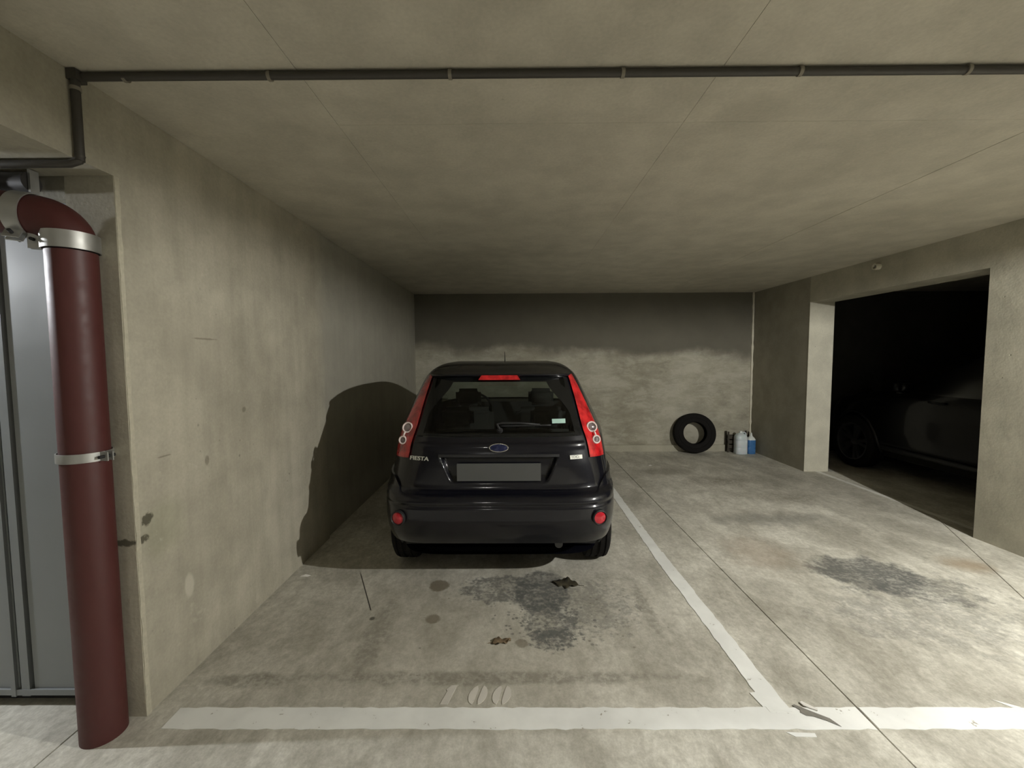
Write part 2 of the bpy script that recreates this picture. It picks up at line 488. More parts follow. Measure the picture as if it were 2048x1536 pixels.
bm = bmesh.new(); prism(bm, [(1.03, 1.76), (1.06, 1.765), (1.06, 1.685), (1.045, 1.685)], 0.0002, 0.0031)
obj('paint_patch', bm, M_PAINT, floor)

# stencilled bay number 100, each zero broken by the stencil bridge
num = tag(empty('painted_number'), None)
num.parent = floor
def flat(poly, name):
    bm = bmesh.new(); prism(bm, poly, 0.0002, 0.0022)
    return obj(name, bm, M_PAINT_OLD, num)
flat([(-0.328, 1.698), (-0.294, 1.698), (-0.267, 1.803), (-0.292, 1.803), (-0.313, 1.78), (-0.306, 1.77)], 'digit')
def zero(cx):
    for s in (-1, 1):
        pts = []
        for k in range(13):
            a = math.radians(-78 + 156 * k / 12)
            pts.append((cx + s * (0.006 + 0.034 * math.cos(a)) + 0.010 * math.sin(a), 1.750 + 0.052 * math.sin(a)))
        for k in range(6, -7, -1):
            a = math.radians(65 * k / 6)
            pts.append((cx + s * 0.0075 + 0.008 * math.sin(a), 1.750 + 0.036 * math.sin(a)))
        if s < 0: pts.reverse()
        flat(pts, 'digit')
zero(-0.168); zero(-0.063)

# ------------------------------------------------------------------ ceiling with formwork boards
ceiling = mkbox('ceiling', (XMIN, XMAX, YMIN, YB + 0.3, ZC + 0.02, ZC + 0.2), M_CEIL)
tag(ceiling, 'bare concrete ceiling with shuttering seams', 'ceiling', kind='structure')
xe = [XMIN, -4.7, -3.2, XL - 0.3, -0.755, 0.73, 2.30, XR, 5.2, 6.8, XMAX]
ye = [YMIN, -3.0, -0.6, 1.86, YB + .2]
bm0 = None
for i in range(len(xe) - 1):
    for j in range(len(ye) - 1):
        g = 0.0007
        mkbox('ceiling_panel', (xe[i] + g, xe[i + 1] - g, ye[j] + g, ye[j + 1] - g, ZC + random.choice((0, 0.0006, 0.0012)), ZC + 0.03), M_CEIL, ceiling)

# ------------------------------------------------------------------ walls
T = 0.30
def cell_wall(name, dims, mat, label, bevel=0.0):
    o = mkbox(name, dims, mat, bevel=bevel)
    return tag(o, label, 'wall', kind='structure')
def boxes(name, dims_list, mat, label):
    bm = bmesh.new()
    for d in dims_list: box(bm, *d)
    return tag(obj(name, bm, mat), label, 'wall', kind='structure')

boxes('wall_left', [(XL - 0.19, XL, YE, 3.37, 0, ZC), (XL - 0.21, XL - 0.02, 3.37, YB, 0, ZC)], M_WALL_L,
      'rough beige concrete wall beside the parked hatchback')
cell_wall('wall_neighbour_back', (XR + 0.307, XMAX, YB, YB + 0.2, 0, ZC), M_NEXT_SHADE, 'back wall of the neighbouring bay, its shade put in the colour')
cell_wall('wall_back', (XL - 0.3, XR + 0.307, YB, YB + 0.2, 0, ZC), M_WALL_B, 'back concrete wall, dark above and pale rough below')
cell_wall('wall_right', (XR, XR + 0.307, Y2, YB, 0, ZC), M_RENDER, 'short smooth wall stub behind the pale jamb')
tag(mkbox('trim_1', (XR - 0.002, XR + 0.309, Y2 - 0.006, Y2, 0, ZH), M_JAMB), 'pale painted jamb of the dark opening', 'jamb', kind='structure')
cell_wall('wall_header', (XR, XR + 0.307, Y1, Y2, ZH, ZC), M_WALL_R, 'concrete lintel over the dark opening')
cell_wall('wall_right_front', (XR, XR + 0.307, 1.75, Y1, 0, ZC), M_WALL_R, 'pale concrete wall in front of the dark opening')
cell_wall('wall_neighbour_light_block', (XR, XMAX, 1.60, 1.75, 0, ZC), M_NEXT_SHADE, 'added unseen wall closing the neighbouring bay to keep it dark')  # added out of view, keeps the aisle light out of the bay
cell_wall('wall_neighbour_side', (XMAX, XMAX + 0.2, YMIN, YB + .2, 0, ZC), M_NEXT_SHADE, 'far side wall of the garage')
cell_wall('wall_front', (XMIN, XMAX, YMIN - 0.2, YMIN, 0, ZC), M_AISLE, 'concrete wall across the driving aisle')
cell_wall('wall_aisle_end', (XMIN - 0.2, XMIN, YMIN, YE + 0.3, 0, ZC), M_AISLE, 'concrete wall at the end of the aisle')
# beam over the doorway, flush with the left wall
tag(mkbox('trim_2', (-3.6, XL, YMIN, YE, ZS, ZC), M_WALL_L), 'concrete downstand beam beside the grey door', 'beam', kind='structure')
cell_wall('wall_door', (XMIN, -2.75, YE + 0.02, YE + 0.2, 0, ZC), M_AISLE, 'concrete wall beyond the grey door')
cell_wall('wall_door_header', (-2.75, XL - 0.19, YE + 0.02, YE + 0.2, 2.11, ZC), M_AISLE, 'concrete above the grey door')

# ragged mortar strip at the front corner of the left wall
def ragged_bar(name, p0, p1, rx, ry, mat, label, n=40):
    bm = bmesh.new(); rings = []
    p0 = Vector(p0); p1 = Vector(p1)
    for i in range(n + 1):
        p = p0.lerp(p1, i / n)
        a = rx * random.uniform(0.6, 1.25); b = ry * random.uniform(0.7, 1.2)
        rings.append([bm.verts.new(p + Vector((sx * a, sy * b, 0))) for sx, sy in ((-1, -1), (1, -1), (1, 1), (-1, 1))])
    for i in range(n):
        for k in range(4):
            bm.faces.new((rings[i][k], rings[i][(k + 1) % 4], rings[i + 1][(k + 1) % 4], rings[i + 1][k]))
    bm.faces.new(list(reversed(rings[0]))); bm.faces.new(rings[-1])
    bmesh.ops.recalc_face_normals(bm, faces=bm.faces)
    return tag(obj(name, bm, mat), label, 'trim', kind='structure')
ragged_bar('trim_3', (XL - 0.001, YE + 0.012, 0.0), (XL - 0.001, YE + 0.012, ZS), 0.004, 0.010, M_STRIP, 'rough mortar bead down the corner of the beige wall')
ragged_bar('trim_4', (XR - 0.018, YB - 0.006, 0.24), (XR - 0.022, YB - 0.006, ZC), 0.015, 0.008, M_PALE, 'thin pale mortar strip in the back corner')
bm = bmesh.new(); box(bm, XL - 0.02, XR, YB - 0.03, YB, 0, 0.10)
tag(obj('baseboard_back', bm, M_WALL_R, bevel=0.01), 'low concrete kicker along the foot of the back wall', 'kicker', kind='structure')

# ------------------------------------------------------------------ grey metal door at the left
M_DOOR = simple('grey_door_paint', (0.235, 0.25, 0.255), 0.42, nscale=6, var=0.06)
M_DOOR_DK = simple('dark_door_gap', (0.03, 0.03, 0.032), 0.7)
M_STEEL = simple('galvanised_steel', (0.45, 0.45, 0.43), 0.48, 0.85, nscale=30, var=0.12)
door = empty('door_1', (0, 0, 0)); tag(door, 'grey sheet-metal door beside the red pipe', 'door', kind='structure')
yd = 1.70
mkbox('door_backing', (-2.75, -1.70, yd + 0.035, yd + 0.06, 0.0, 2.13), M_DOOR_DK, door)
mkbox('door_leaf', (-2.070, -1.735, yd, yd + 0.034, 0.045, 2.11), M_DOOR, door, bevel=0.003)
mkbox('door_leaf', (-2.70, -2.133, yd, yd + 0.034, 0.045, 2.11), M_DOOR, door, bevel=0.003)
mkbox('edge_bead', (-2.118, -2.083, yd - 0.008, yd + 0.03, 0.045, 2.11), M_DOOR, door, bevel=0.004)
mkbox('edge_bead', (-2.160, -2.140, yd - 0.012, yd - 0.001, 0.045, 2.11), M_DOOR, door, bevel=0.003)
mkbox('bottom_rail', (-2.70, -1.735, yd - 0.010, yd - 0.001, 0.05, 0.075), M_DOOR, door, bevel=0.003)
mkbox('door_frame', (-1.734, -1.69, YE + 0.03, yd + 0.06, 0.0, 2.11), M_DOOR, door)
for z_, x_ in ((1.155, -1.79), (0.655, -1.775)):
    bm = bmesh.new()
    lathe(bm, [(0.0001, 0.008), (0.008, 0.006), (0.011, 0.0), (0.0001, -0.002)], 14, frame_to((x_, yd - 0.001, z_), (0, -1, 0)))
    obj('rivet', bm, M_STEEL, door, smooth=True)

# ------------------------------------------------------------------ red drain pipe with steel clamps
M_RED = simple('red_pipe_paint', (0.068, 0.0155, 0.0135), 0.55, nscale=25, var=0.12, bump=0.05)
M_BLACK = simple('black_rubber', (0.012, 0.012, 0.013), 0.6)
M_DARKPIPE = simple('dark_grey_pipe', (0.035, 0.032, 0.03), 0.5)
PX, PY, PR = -1.640, 1.5645, 0.072
pipe = empty('drain_pipe', (PX, PY, 0)); tag(pipe, 'red cast iron drain pipe with elbow and steel clamps before the grey door', 'pipe')
bm = bmesh.new(); tube(bm, [(0, 0, 0.0), (0, 0, 0.5), (0, 0, 1.0), (0, 0, 1.5), (0, 0, 1.88)], PR, 40)
obj('pipe_shaft', bm, M_RED, pipe, smooth=True, auto=40)
bm = bmesh.new()
er = 0.098; el = []
for k in range(13):
    a = math.radians(k * 88 / 12)
    s, h = er * (1 - math.cos(a)), er * math.sin(a)
    el.append((-s * 0.97, -s * 0.24, 1.905 + h))
dirv = (Vector(el[-1]) - Vector(el[-2])).normalized()
el += [tuple(Vector(el[-1]) + dirv * q) for q in (0.06, 0.2, 0.45, 0.8)]
tube(bm, el, PR * 1.03, 40)
obj('pipe_elbow', bm, M_RED, pipe, smooth=True, auto=40)
def clamp(cz, h, ear_ang, axis=None, loc=None):
    M = Matrix.Translation((0, 0, cz)) if axis is None else frame_to(loc, axis)
    bm = bmesh.new()
    r0, r1 = PR * 1.035 + 0.002, PR * 1.035 + 0.006
    lathe(bm, [(r0, -h / 2), (r1, -h / 2), (r1, h / 2), (r0, h / 2)], 40, M, closed=True)
    band = obj('pipe_clamp', bm, M_STEEL, pipe, smooth=True, auto=30)
    R_ = M @ Matrix.Rotation(ear_ang, 4, 'Z')
    bm = bmesh.new()
    for dy_ in (-0.009, 0.009):
        n0 = len(bm.verts)
        vs_ = box(bm, r0, r1 + 0.032, dy_ - 0.002, dy_ + 0.002, -h / 2, h / 2)
        bmesh.ops.transform(bm, matrix=R_, verts=vs_)
    obj('clamp_ear', bm, M_STEEL, band)
    bm = bmesh.new()
    tube(bm, [R_ @ Vector((r1 + 0.016, y_, 0)) for y_ in (-0.028, -0.012, 0.012, 0.026)], 0.006, 10)
    obj('clamp_bolt', bm, M_BLACK, band, smooth=True, auto=40)
clamp(1.915, 0.062, math.radians(205))
clamp(1.12, 0.034, math.radians(-8))
e_ax = dirv; e_loc = Vector(el[12]) + dirv * 0.03
clamp(0, 0.05, math.radians(-60), e_ax, e_loc)
# dark pipe and bracket above the elbow
hp = empty('overhead_pipe', (0, 0, 0)); tag(hp, 'short dark pipe with steel sleeve tucked under the beam above the red elbow', 'pipe')
bm = bmesh.new(); tube(bm, [(-2.9, 1.59, 2.145), (-2.3, 1.59, 2.145), (-1.80, 1.59, 2.145)], 0.036, 24); obj('pipe_run', bm, M_DARKPIPE, hp, smooth=True, auto=40)
bm = bmesh.new(); tube(bm, [(-1.98, 1.59, 2.145), (-1.90, 1.59, 2.145)], 0.042, 24); obj('sleeve', bm, M_STEEL, hp, smooth=True, auto=40)
bm = bmesh.new(); box(bm, -1.797, -1.788, 1.575, 1.605, 2.106, 2.188); obj('bracket', bm, M_STEEL, hp, bevel=0.002)

# ------------------------------------------------------------------ electrical conduit under the ceiling
M_COND = simple('grey_conduit', (0.05, 0.045, 0.038), 0.55, nscale=20, var=0.25)
cond = empty('electrical_conduit', (0, 0, 0)); tag(cond, 'thin grey conduit running along the ceiling and down the beam', 'conduit')
yc, rc = 1.515, 0.0135
zc_ = ZC - rc - 0.002
bm = bmesh.new(); tube(bm, [(XL + 0.02, yc, zc_), (0, yc + .004, zc_), (2.4, yc + .008, zc_), (3.3, yc + .008, zc_)], rc, 14)
obj('conduit_run', bm, M_COND, cond, smooth=True, auto=40)
bm = bmesh.new(); tube(bm, [(XL + rc + .003, yc - .012, ZC - 0.02), (XL + rc + .003, yc - .012, ZS - 0.01)], rc, 14)
obj('conduit_drop', bm, M_COND, cond, smooth=True, auto=40)
bm = bmesh.new(); tube(bm, [(XL + .02, yc - .012, ZS + 0.012), (XL + .012, yc - .012, ZS - .008), (XL - .02, yc - .012, ZS - rc - .004), (-2.2, yc - .012, ZS - rc - .004), (-3.5, yc - .012, ZS - rc - .004)], rc, 14)
obj('conduit_run', bm, M_COND, cond, smooth=True, auto=40)
bm = bmesh.new(); box(bm, XL + 0.001, XL + 0.036, yc - 0.028, yc + 0.012, ZC - 0.036, ZC - 0.002); obj('corner_box', bm, M_COND, cond, bevel=0.008)
M_CLIP = simple('pale_clip', (0.22, 0.20, 0.16), 0.7)
for x_ in (-1.36, -0.852, -0.22, 0.382, 0.997, 1.575, 2.2, 2.8):
    bm = bmesh.new(); tube(bm, [(x_ - 0.006, yc + .004, zc_), (x_ + 0.006, yc + .004, zc_)], rc + 0.003, 14)
    obj('conduit_clip', bm, M_CLIP, cond, smooth=True, auto=40)
bm = bmesh.new(); tube(bm, [(XL + rc + .003, yc - .012, 2.43), (XL + rc + .003, yc - .012, 2.418)], rc + 0.003, 14); obj('conduit_clip', bm, M_CLIP, cond, smooth=True, auto=40)

# ------------------------------------------------------------------ lamps
def bulb_lamp(name, loc, watts, col, label, radius=0.022, drop=None, shade=True):
    x_, y_, z_ = loc
    root = empty(name, (x_, y_, z_)); tag(root, label, 'lamp')
    M_SH = simple('lamp_housing', (0.35, 0.35, 0.34), 0.5)
    top = z_ - 0.012 if shade else z_ + 0.03
    R_ = 1.0 if shade else 0.16
    bm = bmesh.new(); lathe(bm, [(0.03, top - z_ + 0.07), (0.03 + 0.19 * R_, top - z_ + 0.05), (0.03 + 0.33 * R_, top - z_), (0.03 + 0.325 * R_, top - z_ - 0.002), (0.03 + 0.185 * R_, top - z_ + 0.042), (0.03, top - z_ + 0.06)], 32, closed=True)
    obj('lamp_shade', bm, M_SH, root, smooth=True, auto=40)
    bm = bmesh.new(); tube(bm, [(0, 0, top - z_ + 0.065), (0, 0, (drop or ZC) - z_)], 0.012, 10); obj('lamp_rod', bm, M_SH, root, smooth=True, auto=40)
    t = NT('bulb_glow')
    e = t.t.nodes.new('ShaderNodeEmission')
    e.inputs[0].default_value = (*col, 1)
    area = 4 * math.pi * radius ** 2
    e.inputs[1].default_value = watts / (area * math.pi)
    t.t.links.new(e.outputs[0], t.out.inputs[0])
    bm = bmesh.new(); bmesh.ops.create_uvsphere(bm, u_segments=20, v_segments=12, radius=radius)
    obj('bulb', bm, t.mat, root, smooth=True)
    return root
WARM = (1.0, 0.98, 0.915)
COOL = (0.93, 0.96, 1.0)
bulb_lamp('pendant_lamp', (3.20, 0.60, 2.28), MAIN_LAMP, WARM, 'shaded pendant lamp lighting the bays from the aisle')
bulb_lamp('pendant_lamp', (-3.25, 1.42, 2.02), DOOR_LAMP, COOL, 'bare pendant bulb near the grey door', drop=ZS, shade=False)
bulb_lamp('pendant_lamp', (-0.6, -3.6, 2.17), AISLE_FILL, WARM, 'added fill lamp out of view in the driving aisle')  # fill added behind the camera to lift the ceiling

# ------------------------------------------------------------------ cars
def pchip(xs, ys):
    xs = np.array(xs, float); ys = np.array(ys, float)
    h = np.diff(xs); d = np.diff(ys) / h
    m = np.zeros_like(xs); m[0] = d[0]; m[-1] = d[-1]
    for i in range(1, len(xs) - 1):
        if d[i - 1] * d[i] > 0:
            w1 = 2 * h[i] + h[i - 1]; w2 = h[i] + 2 * h[i - 1]
            m[i] = (w1 + w2) / (w1 / d[i - 1] + w2 / d[i])
    def fn(x):
        x = min(max(x, xs[0]), xs[-1])
        i = min(int(np.searchsorted(xs, x, side='right')) - 1, len(xs) - 2)
        t = (x - xs[i]) / h[i]
        return float((1 + 2 * t) * (1 - t) ** 2 * ys[i] + t * (1 - t) ** 2 * h[i] * m[i]
                     + t * t * (3 - 2 * t) * ys[i + 1] + t * t * (t - 1) * h[i] * m[i + 1])
    return fn

class Shell:
    """closed car body as stacked plan outlines; local y runs from the rear bumper forwards"""
    def __init__(self, z, w, yr, yf, nr=5.0, nf=3.6):
        self.z = z; self.w = pchip(z, w); self.yr = pchip(z, yr); self.yf = pchip(z, yf)
        self.nr = nr if callable(nr) else (lambda z: nr); self.nf = nf
    def mid(self, z): return 0.5 * (self.yr(z) + self.yf(z))
    def rear(self, x, z):
        w = self.w(z); q = min(abs(x) / w, 0.9999)
        ar = self.mid(z) - self.yr(z)
        n = self.nr(z)
        return self.mid(z) - ar * (1 - q ** n) ** (1 / n)
    def side(self, y, z):
        w = self.w(z); m = self.mid(z)
        if y < m: a = m - self.yr(z); n = self.nr(z)
        else: a = self.yf(z) - m; n = self.nf
        q = min(abs(y - m) / a, 0.9999)
        return w * (1 - q ** n) ** (1 / n)
    def outline(self, z, nrear, nfront):
        w = self.w(z); m = self.mid(z); pts = []
        for half, n, a, cnt in ((-1, self.nr(z), m - self.yr(z), nrear), (1, self.nf, self.yf(z) - m, nfront)):
            t = np.linspace(0, math.pi, 1200)
            c = np.cos(t); s = np.sin(t)
            x = w * np.sign(c) * np.abs(c) ** (2 / n); y = m + half * a * np.abs(s) ** (2 / n)
            if half > 0: x, y = -x, y
            L = np.concatenate(([0], np.cumsum(np.hypot(np.diff(x), np.diff(y)))))
            u = np.linspace(0, L[-1], cnt + 1)[:-1]
            pts += list(zip(np.interp(u, L, x), np.interp(u, L, y)))
        return pts
    def normal(self, x, z):
        e = 0.004
        dx = (self.rear(x + e, z) - self.rear(x - e, z)) / (2 * e)
        dz = (self.rear(x, z + e) - self.rear(x, z - e)) / (2 * e)
        return Vector((dx, -1.0, dz)).normalized()
    def on_rear(self, x, z, off=0.0):
        return Vector((x, self.rear(x, z), z)) + self.normal(x, z) * off

def build_shell(S, rows, nrear, nfront, classify, mats, parent, names):
    grid = [S.outline(z, nrear, nfront) for z in rows]
    n = nrear + nfront
    parts = {}
    for i in range(len(rows) - 1):
        zc = 0.5 * (rows[i] + rows[i + 1])
        for k in range(n):
            k2 = (k + 1) % n
            cx_ = 0.25 * (grid[i][k][0] + grid[i][k2][0] + grid[i + 1][k][0] + grid[i + 1][k2][0])
            cy_ = 0.25 * (grid[i][k][1] + grid[i][k2][1] + grid[i + 1][k][1] + grid[i + 1][k2][1])
            key = classify(cx_, cy_, zc)
            if key: parts.setdefault(key, []).append((i, k, k2))
    out = {}
    for key, faces in parts.items():
        idx = {}; verts = []; fl = []
        def vid(i, k):
            if (i, k) not in idx:
                idx[(i, k)] = len(verts); verts.append((grid[i][k][0], grid[i][k][1], rows[i]))
            return idx[(i, k)]
        for i, k, k2 in faces:
            fl.append((vid(i, k), vid(i, k2), vid(i + 1, k2), vid(i + 1, k)))
        if key == 'body':
            fl.append([vid(len(rows) - 1, k) for k in range(n)])
            fl.append([vid(0, k) for k in range(n - 1, -1, -1)])
        me = bpy.data.meshes.new(names[key]); me.from_pydata(verts, [], fl); me.update()
        me.shade_smooth(); me.materials.append(mats[key])
        o = bpy.data.objects.new(names[key], me); COL.objects.link(o); o.parent = parent
        out[key] = o
    return out

def grid_panel(name, fn, nu, nv, mat, parent, skirt=None, smooth=True):
    """fn(u,v) -> point; skirt: vector fn pushing the rim back to give the panel thickness"""
    bm = bmesh.new()
    V = [[bm.verts.new(fn(i / nu, j / nv)) for i in range(nu + 1)] for j in range(nv + 1)]
    for j in range(nv):
        for i in range(nu):
            bm.faces.new((V[j][i], V[j][i + 1], V[j + 1][i + 1], V[j + 1][i]))
    if skirt is not None:
        rim = [(i, 0) for i in range(nu)] + [(nu, j) for j in range(nv)] + [(i, nv) for i in range(nu, 0, -1)] + [(0, j) for j in range(nv, 0, -1)]
        inner = [bm.verts.new(V[j][i].co + skirt(i / nu, j / nv)) for i, j in rim]
        for a in range(len(rim)):
            b = (a + 1) % len(rim)
            bm.faces.new((V[rim[a][1]][rim[a][0]], inner[a], inner[b], V[rim[b][1]][rim[b][0]]))
    return obj(name, bm, mat, parent, smooth=smooth, auto=45)

def glass(name, tint, rough=0.02, refl=0.0, k=1.0):
    t = NT(name)
    tr = t.t.nodes.new('ShaderNodeBsdfTransparent'); tr.inputs[0].default_value = (*tint, 1)
    gl = t.t.nodes.new('ShaderNodeBsdfGlossy'); gl.inputs['Roughness'].default_value = rough
    fr = t.t.nodes.new('ShaderNodeFresnel'); fr.inputs[0].default_value = 1.5
    n = t.noise(3.0, 2)
    f2 = t.math('ADD', t.math('MULTIPLY', fr.outputs[0], t.ramp(n, 0.2, 0.8, 0.9 * k, k)), refl, clamp=True)
    mx = t.t.nodes.new('ShaderNodeMixShader')
    t.t.links.new(f2, mx.inputs[0]); t.t.links.new(tr.outputs[0], mx.inputs[1]); t.t.links.new(gl.outputs[0], mx.inputs[2])
    t.t.links.new(mx.outputs[0], t.out.inputs[0])
    return t.mat

def car_paint(name, col, flake, coat=0.8):
    t = NT(name)
    fl = t.noise(900, 1); dirt = t.noise(3.5, 4, 0.6)
    c = t.mix(t.ramp(fl, 0.45, 0.75), col, flake)
    return t.principled(c, t.ramp(dirt, 0.3, 0.7, 0.30, 0.42), 0.0, None, **{'Coat Weight': coat, 'Coat Roughness': 0.09, 'Specular IOR Level': 0.15})

M_PAINT_NAVY = car_paint('navy_car_paint', (0.0030, 0.0031, 0.0058), (0.006, 0.0063, 0.013))
M_PAINT_BLK = car_paint('black_car_paint', (0.003, 0.003, 0.003), (0.005, 0.005, 0.005), 0.25)
M_GLASS = glass('tinted_rear_glass', (0.40, 0.44, 0.41))
M_GLASS_DK = glass('dusty_privacy_glass', (0.06, 0.06, 0.06), 0.3, 0.0, 0.12)
M_GLASS_CL = glass('clear_car_glass', (0.84, 0.89, 0.86))
M_FRIT = simple('black_glass_border', (0.006, 0.0065, 0.007), 0.18)
M_TRIM = simple('black_plastic_trim', (0.010, 0.010, 0.011), 0.55, nscale=120, bump=0.1)
M_SEAT = simple('dark_seat_cloth', (0.022, 0.022, 0.022), 0.9, nscale=200, bump=0.3)
M_RUBBER = simple('tyre_rubber', (0.009, 0.008, 0.0075), 0.85, nscale=60, bump=0.2, **{'Specular IOR Level': 0.2})
M_CHROME = simple('bright_chrome', (0.80, 0.80, 0.79), 0.12, 1.0)
M_RINGP = simple('white_lamp_ring', (0.78, 0.66, 0.64), 0.3)
M_ALLOY = simple('dull_alloy', (0.20, 0.20, 0.21), 0.35, 0.9)
M_STEELR = simple('dark_wheel_trim', (0.10, 0.10, 0.105), 0.45, 0.6)
def lamp_lens(name, a, b):
    t = NT(name)
    n = t.voro(60.0); n2 = t.noise(14, 3)
    c = t.mix(t.ramp(n2, 0.35, 0.65), a, b)
    return t.principled(c, 0.16, 0.0, t.bump(n, 0.25, 0.004), **{'Coat Weight': 0.8, 'Coat Roughness': 0.05})
M_REDLENS = lamp_lens('red_lamp_lens', (0.30, 0.006, 0.010), (0.62, 0.018, 0.022))
M_REDREF = lamp_lens('red_reflector', (0.42, 0.010, 0.022), (0.55, 0.02, 0.035))
M_CLEARLENS = lamp_lens('clear_lamp_lens', (0.07, 0.05, 0.05), (0.22, 0.18, 0.18))
M_PLATE = simple('number_plate_blank', (0.075, 0.077, 0.076), 0.4, var=0.05)
M_BADGE = simple('badge_silver', (0.62, 0.62, 0.56), 0.35, 0.2)
M_BADGEINK = simple('badge_ink', (0.03, 0.03, 0.03), 0.5)
M_STICK = simple('mint_sticker', (0.42, 0.62, 0.55), 0.5, var=0.08)
M_EMBLEM = simple('emblem_blue', (0.01, 0.014, 0.05), 0.25)

def tyre_prof(r, rim, wd):
    h = wd / 2
    return [(rim, -h * 0.80), (rim + 0.012, -h * 0.92), (rim + (r - rim) * 0.5, -h), (r - 0.030, -h * 0.94), (r - 0.008, -h * 0.80),
            (r - 0.001, -h * 0.62), (r - 0.001, -h * 0.56), (r - 0.009, -h * 0.54), (r - 0.009, -h * 0.46), (r, -h * 0.44), (r, -h * 0.12), (r - 0.009, -h * 0.10),
            (r - 0.009, h * 0.10), (r, h * 0.12), (r, h * 0.44), (r - 0.009, h * 0.46), (r - 0.009, h * 0.54), (r - 0.001, h * 0.56), (r - 0.001, h * 0.62), (r - 0.008, h * 0.80),
            (r - 0.030, h * 0.94), (rim + (r - rim) * 0.5, h), (rim + 0.012, h * 0.92), (rim, h * 0.80)]

def make_wheel(parent, loc, r, rim, wd, side, spokes, mat_rim):
    wh = empty('wheel', loc); wh.parent = parent
    M = Matrix.Rotation(math.radians(90) * side, 4, 'Y')       # local +Z points outwards
    bm = bmesh.new(); lathe(bm, tyre_prof(r, rim, wd), 56, M, closed=True)
    obj('tyre', bm, M_RUBBER, wh, smooth=True, auto=35)
    bm = bmesh.new(); h = wd / 2
    lathe(bm, [(rim + 0.004, h * 0.86), (rim - 0.012, h * 0.88), (rim - 0.02, h * 0.55), (rim - 0.03, -h * 0.8), (rim + 0.004, -h * 0.84)], 48, M, closed=True)
    lathe(bm, [(0.0001, h * 0.62), (0.035, h * 0.60), (0.055, h * 0.5), (0.05, h * 0.1), (0.0001, h * 0.1)], 24, M)
    obj('rim', bm, mat_rim, wh, smooth=True, auto=35)
    bm = bmesh.new(); lathe(bm, [(0.0001, -h * 0.05), (rim - 0.03, -h * 0.05), (rim - 0.03, -h * 0.15), (0.0001, -h * 0.15)], 32, M)
    obj('brake_drum', bm, M_TRIM, wh)
    for k in range(spokes):
        bm = bmesh.new()
        a0 = 0.045; a1 = rim - 0.008
        sw0, sw1 = (0.016, 0.022) if spokes > 8 else (0.026, 0.040)
        vs_ = []
        for rr, sw, zt in ((a0, sw0, h * 0.58), (a1, sw1, h * 0.72)):
            for sx, zz in ((-1, zt), (1, zt), (1, zt - 0.028), (-1, zt - 0.028)):
                vs_.append(bm.verts.new((rr, sx * sw, zz)))
        for f in ((0, 1, 5, 4), (1, 2, 6, 5), (2, 3, 7, 6), (3, 0, 4, 7), (3, 2, 1, 0), (4, 5, 6, 7)):
            bm.faces.new([vs_[i] for i in f])
        ang = 2 * math.pi * k / spokes + (0.14 * (1 if k % 2 else -1) if spokes > 8 else 0)
        bmesh.ops.transform(bm, matrix=M @ Matrix.Rotation(ang, 4, 'Z'), verts=bm.verts)
        bmesh.ops.recalc_face_normals(bm, faces=bm.faces)
        obj('spoke', bm, mat_rim, wh)
    return wh

def seat(parent, x, y, z, w, h, lean, name='seat', cushion=True, hr=True):
    """upholstered seat: cushion, backrest and headrest in one rounded mesh set"""
    s = empty(name, (x, y, z)); s.parent = parent
    def pad(nm, c, sz, rot):
        bm = bmesh.new(); box(bm, -sz[0] / 2, sz[0] / 2, -sz[1] / 2, sz[1] / 2, -sz[2] / 2, sz[2] / 2)
        bmesh.ops.bevel(bm, geom=list(bm.edges), offset=min(sz) * 0.4, segments=3, affect='EDGES')
        bmesh.ops.transform(bm, matrix=Matrix.Translation(c) @ Matrix.Rotation(rot, 4, 'X'), verts=bm.verts)
        obj(nm, bm, M_SEAT, s, smooth=True)
    if cushion: pad('seat_cushion', (0, 0.25, 0.06), (w, 0.5, 0.14), 0.06)
    pad('backrest', (0, -math.sin(lean) * h / 2, 0.1 + h / 2), (w, 0.13, h), lean)
    if hr:
        for xx in ((0,) if w < 0.7 else (-w * 0.3, w * 0.3)):
            pad('headrest', (xx, -math.sin(lean) * (h + 0.1), 0.1 + h + 0.10), (0.25, 0.09, 0.17), lean)
    return s

def ellipse_ring(bm, M, rx, ry, r, n=40):
    tube(bm, [M @ Vector((rx * math.cos(a), ry * math.sin(a), 0)) for a in [2 * math.pi * k / n for k in range(n)]], r, 8, closed=True)

def sstep(x, a, b):
    t = min(max((x - a) / (b - a), 0), 1); return t * t * (3 - 2 * t)

# ---- the hatchback
CX, CY = -0.100, 2.46
S1 = Shell(
    [.20, .28, .34, .42, .52, .60, .640, .668, .70, .80, .90, .98, 1.05, 1.15, 1.25, 1.33, 1.37, 1.40, 1.43, 1.448, 1.458],
    [.71, .75, .768, .780, .786, .788, .788, .788, .788, .783, .770, .752, .722, .676, .628, .588, .562, .530, .492, .450, .395],
    [.20, .13, .07, .025, .0, .0, .015, .085, .092, .092, .105, .138, .18, .245, .31, .365, .40, .45, .60, .80, 1.10],
    [3.72, 3.84, 3.88, 3.90, 3.90, 3.88, 3.85, 3.83, 3.80, 3.62, 3.22, 2.92, 2.76, 2.57, 2.38, 2.21, 2.10, 1.99, 1.85, 1.70, 1.45],
    nr=pchip([.2, .62, .95, 1.47], [7.8, 7.0, 5.0, 5.0]))
car = empty('hatchback_car', (CX, CY, 0))
tag(car, 'dark navy five-door hatchback parked nose-in beside the beige wall', 'car')
def winx(z): return 0.512 - (z - 1.03) * 0.20          # half width of the rear glass
RW = 0.30
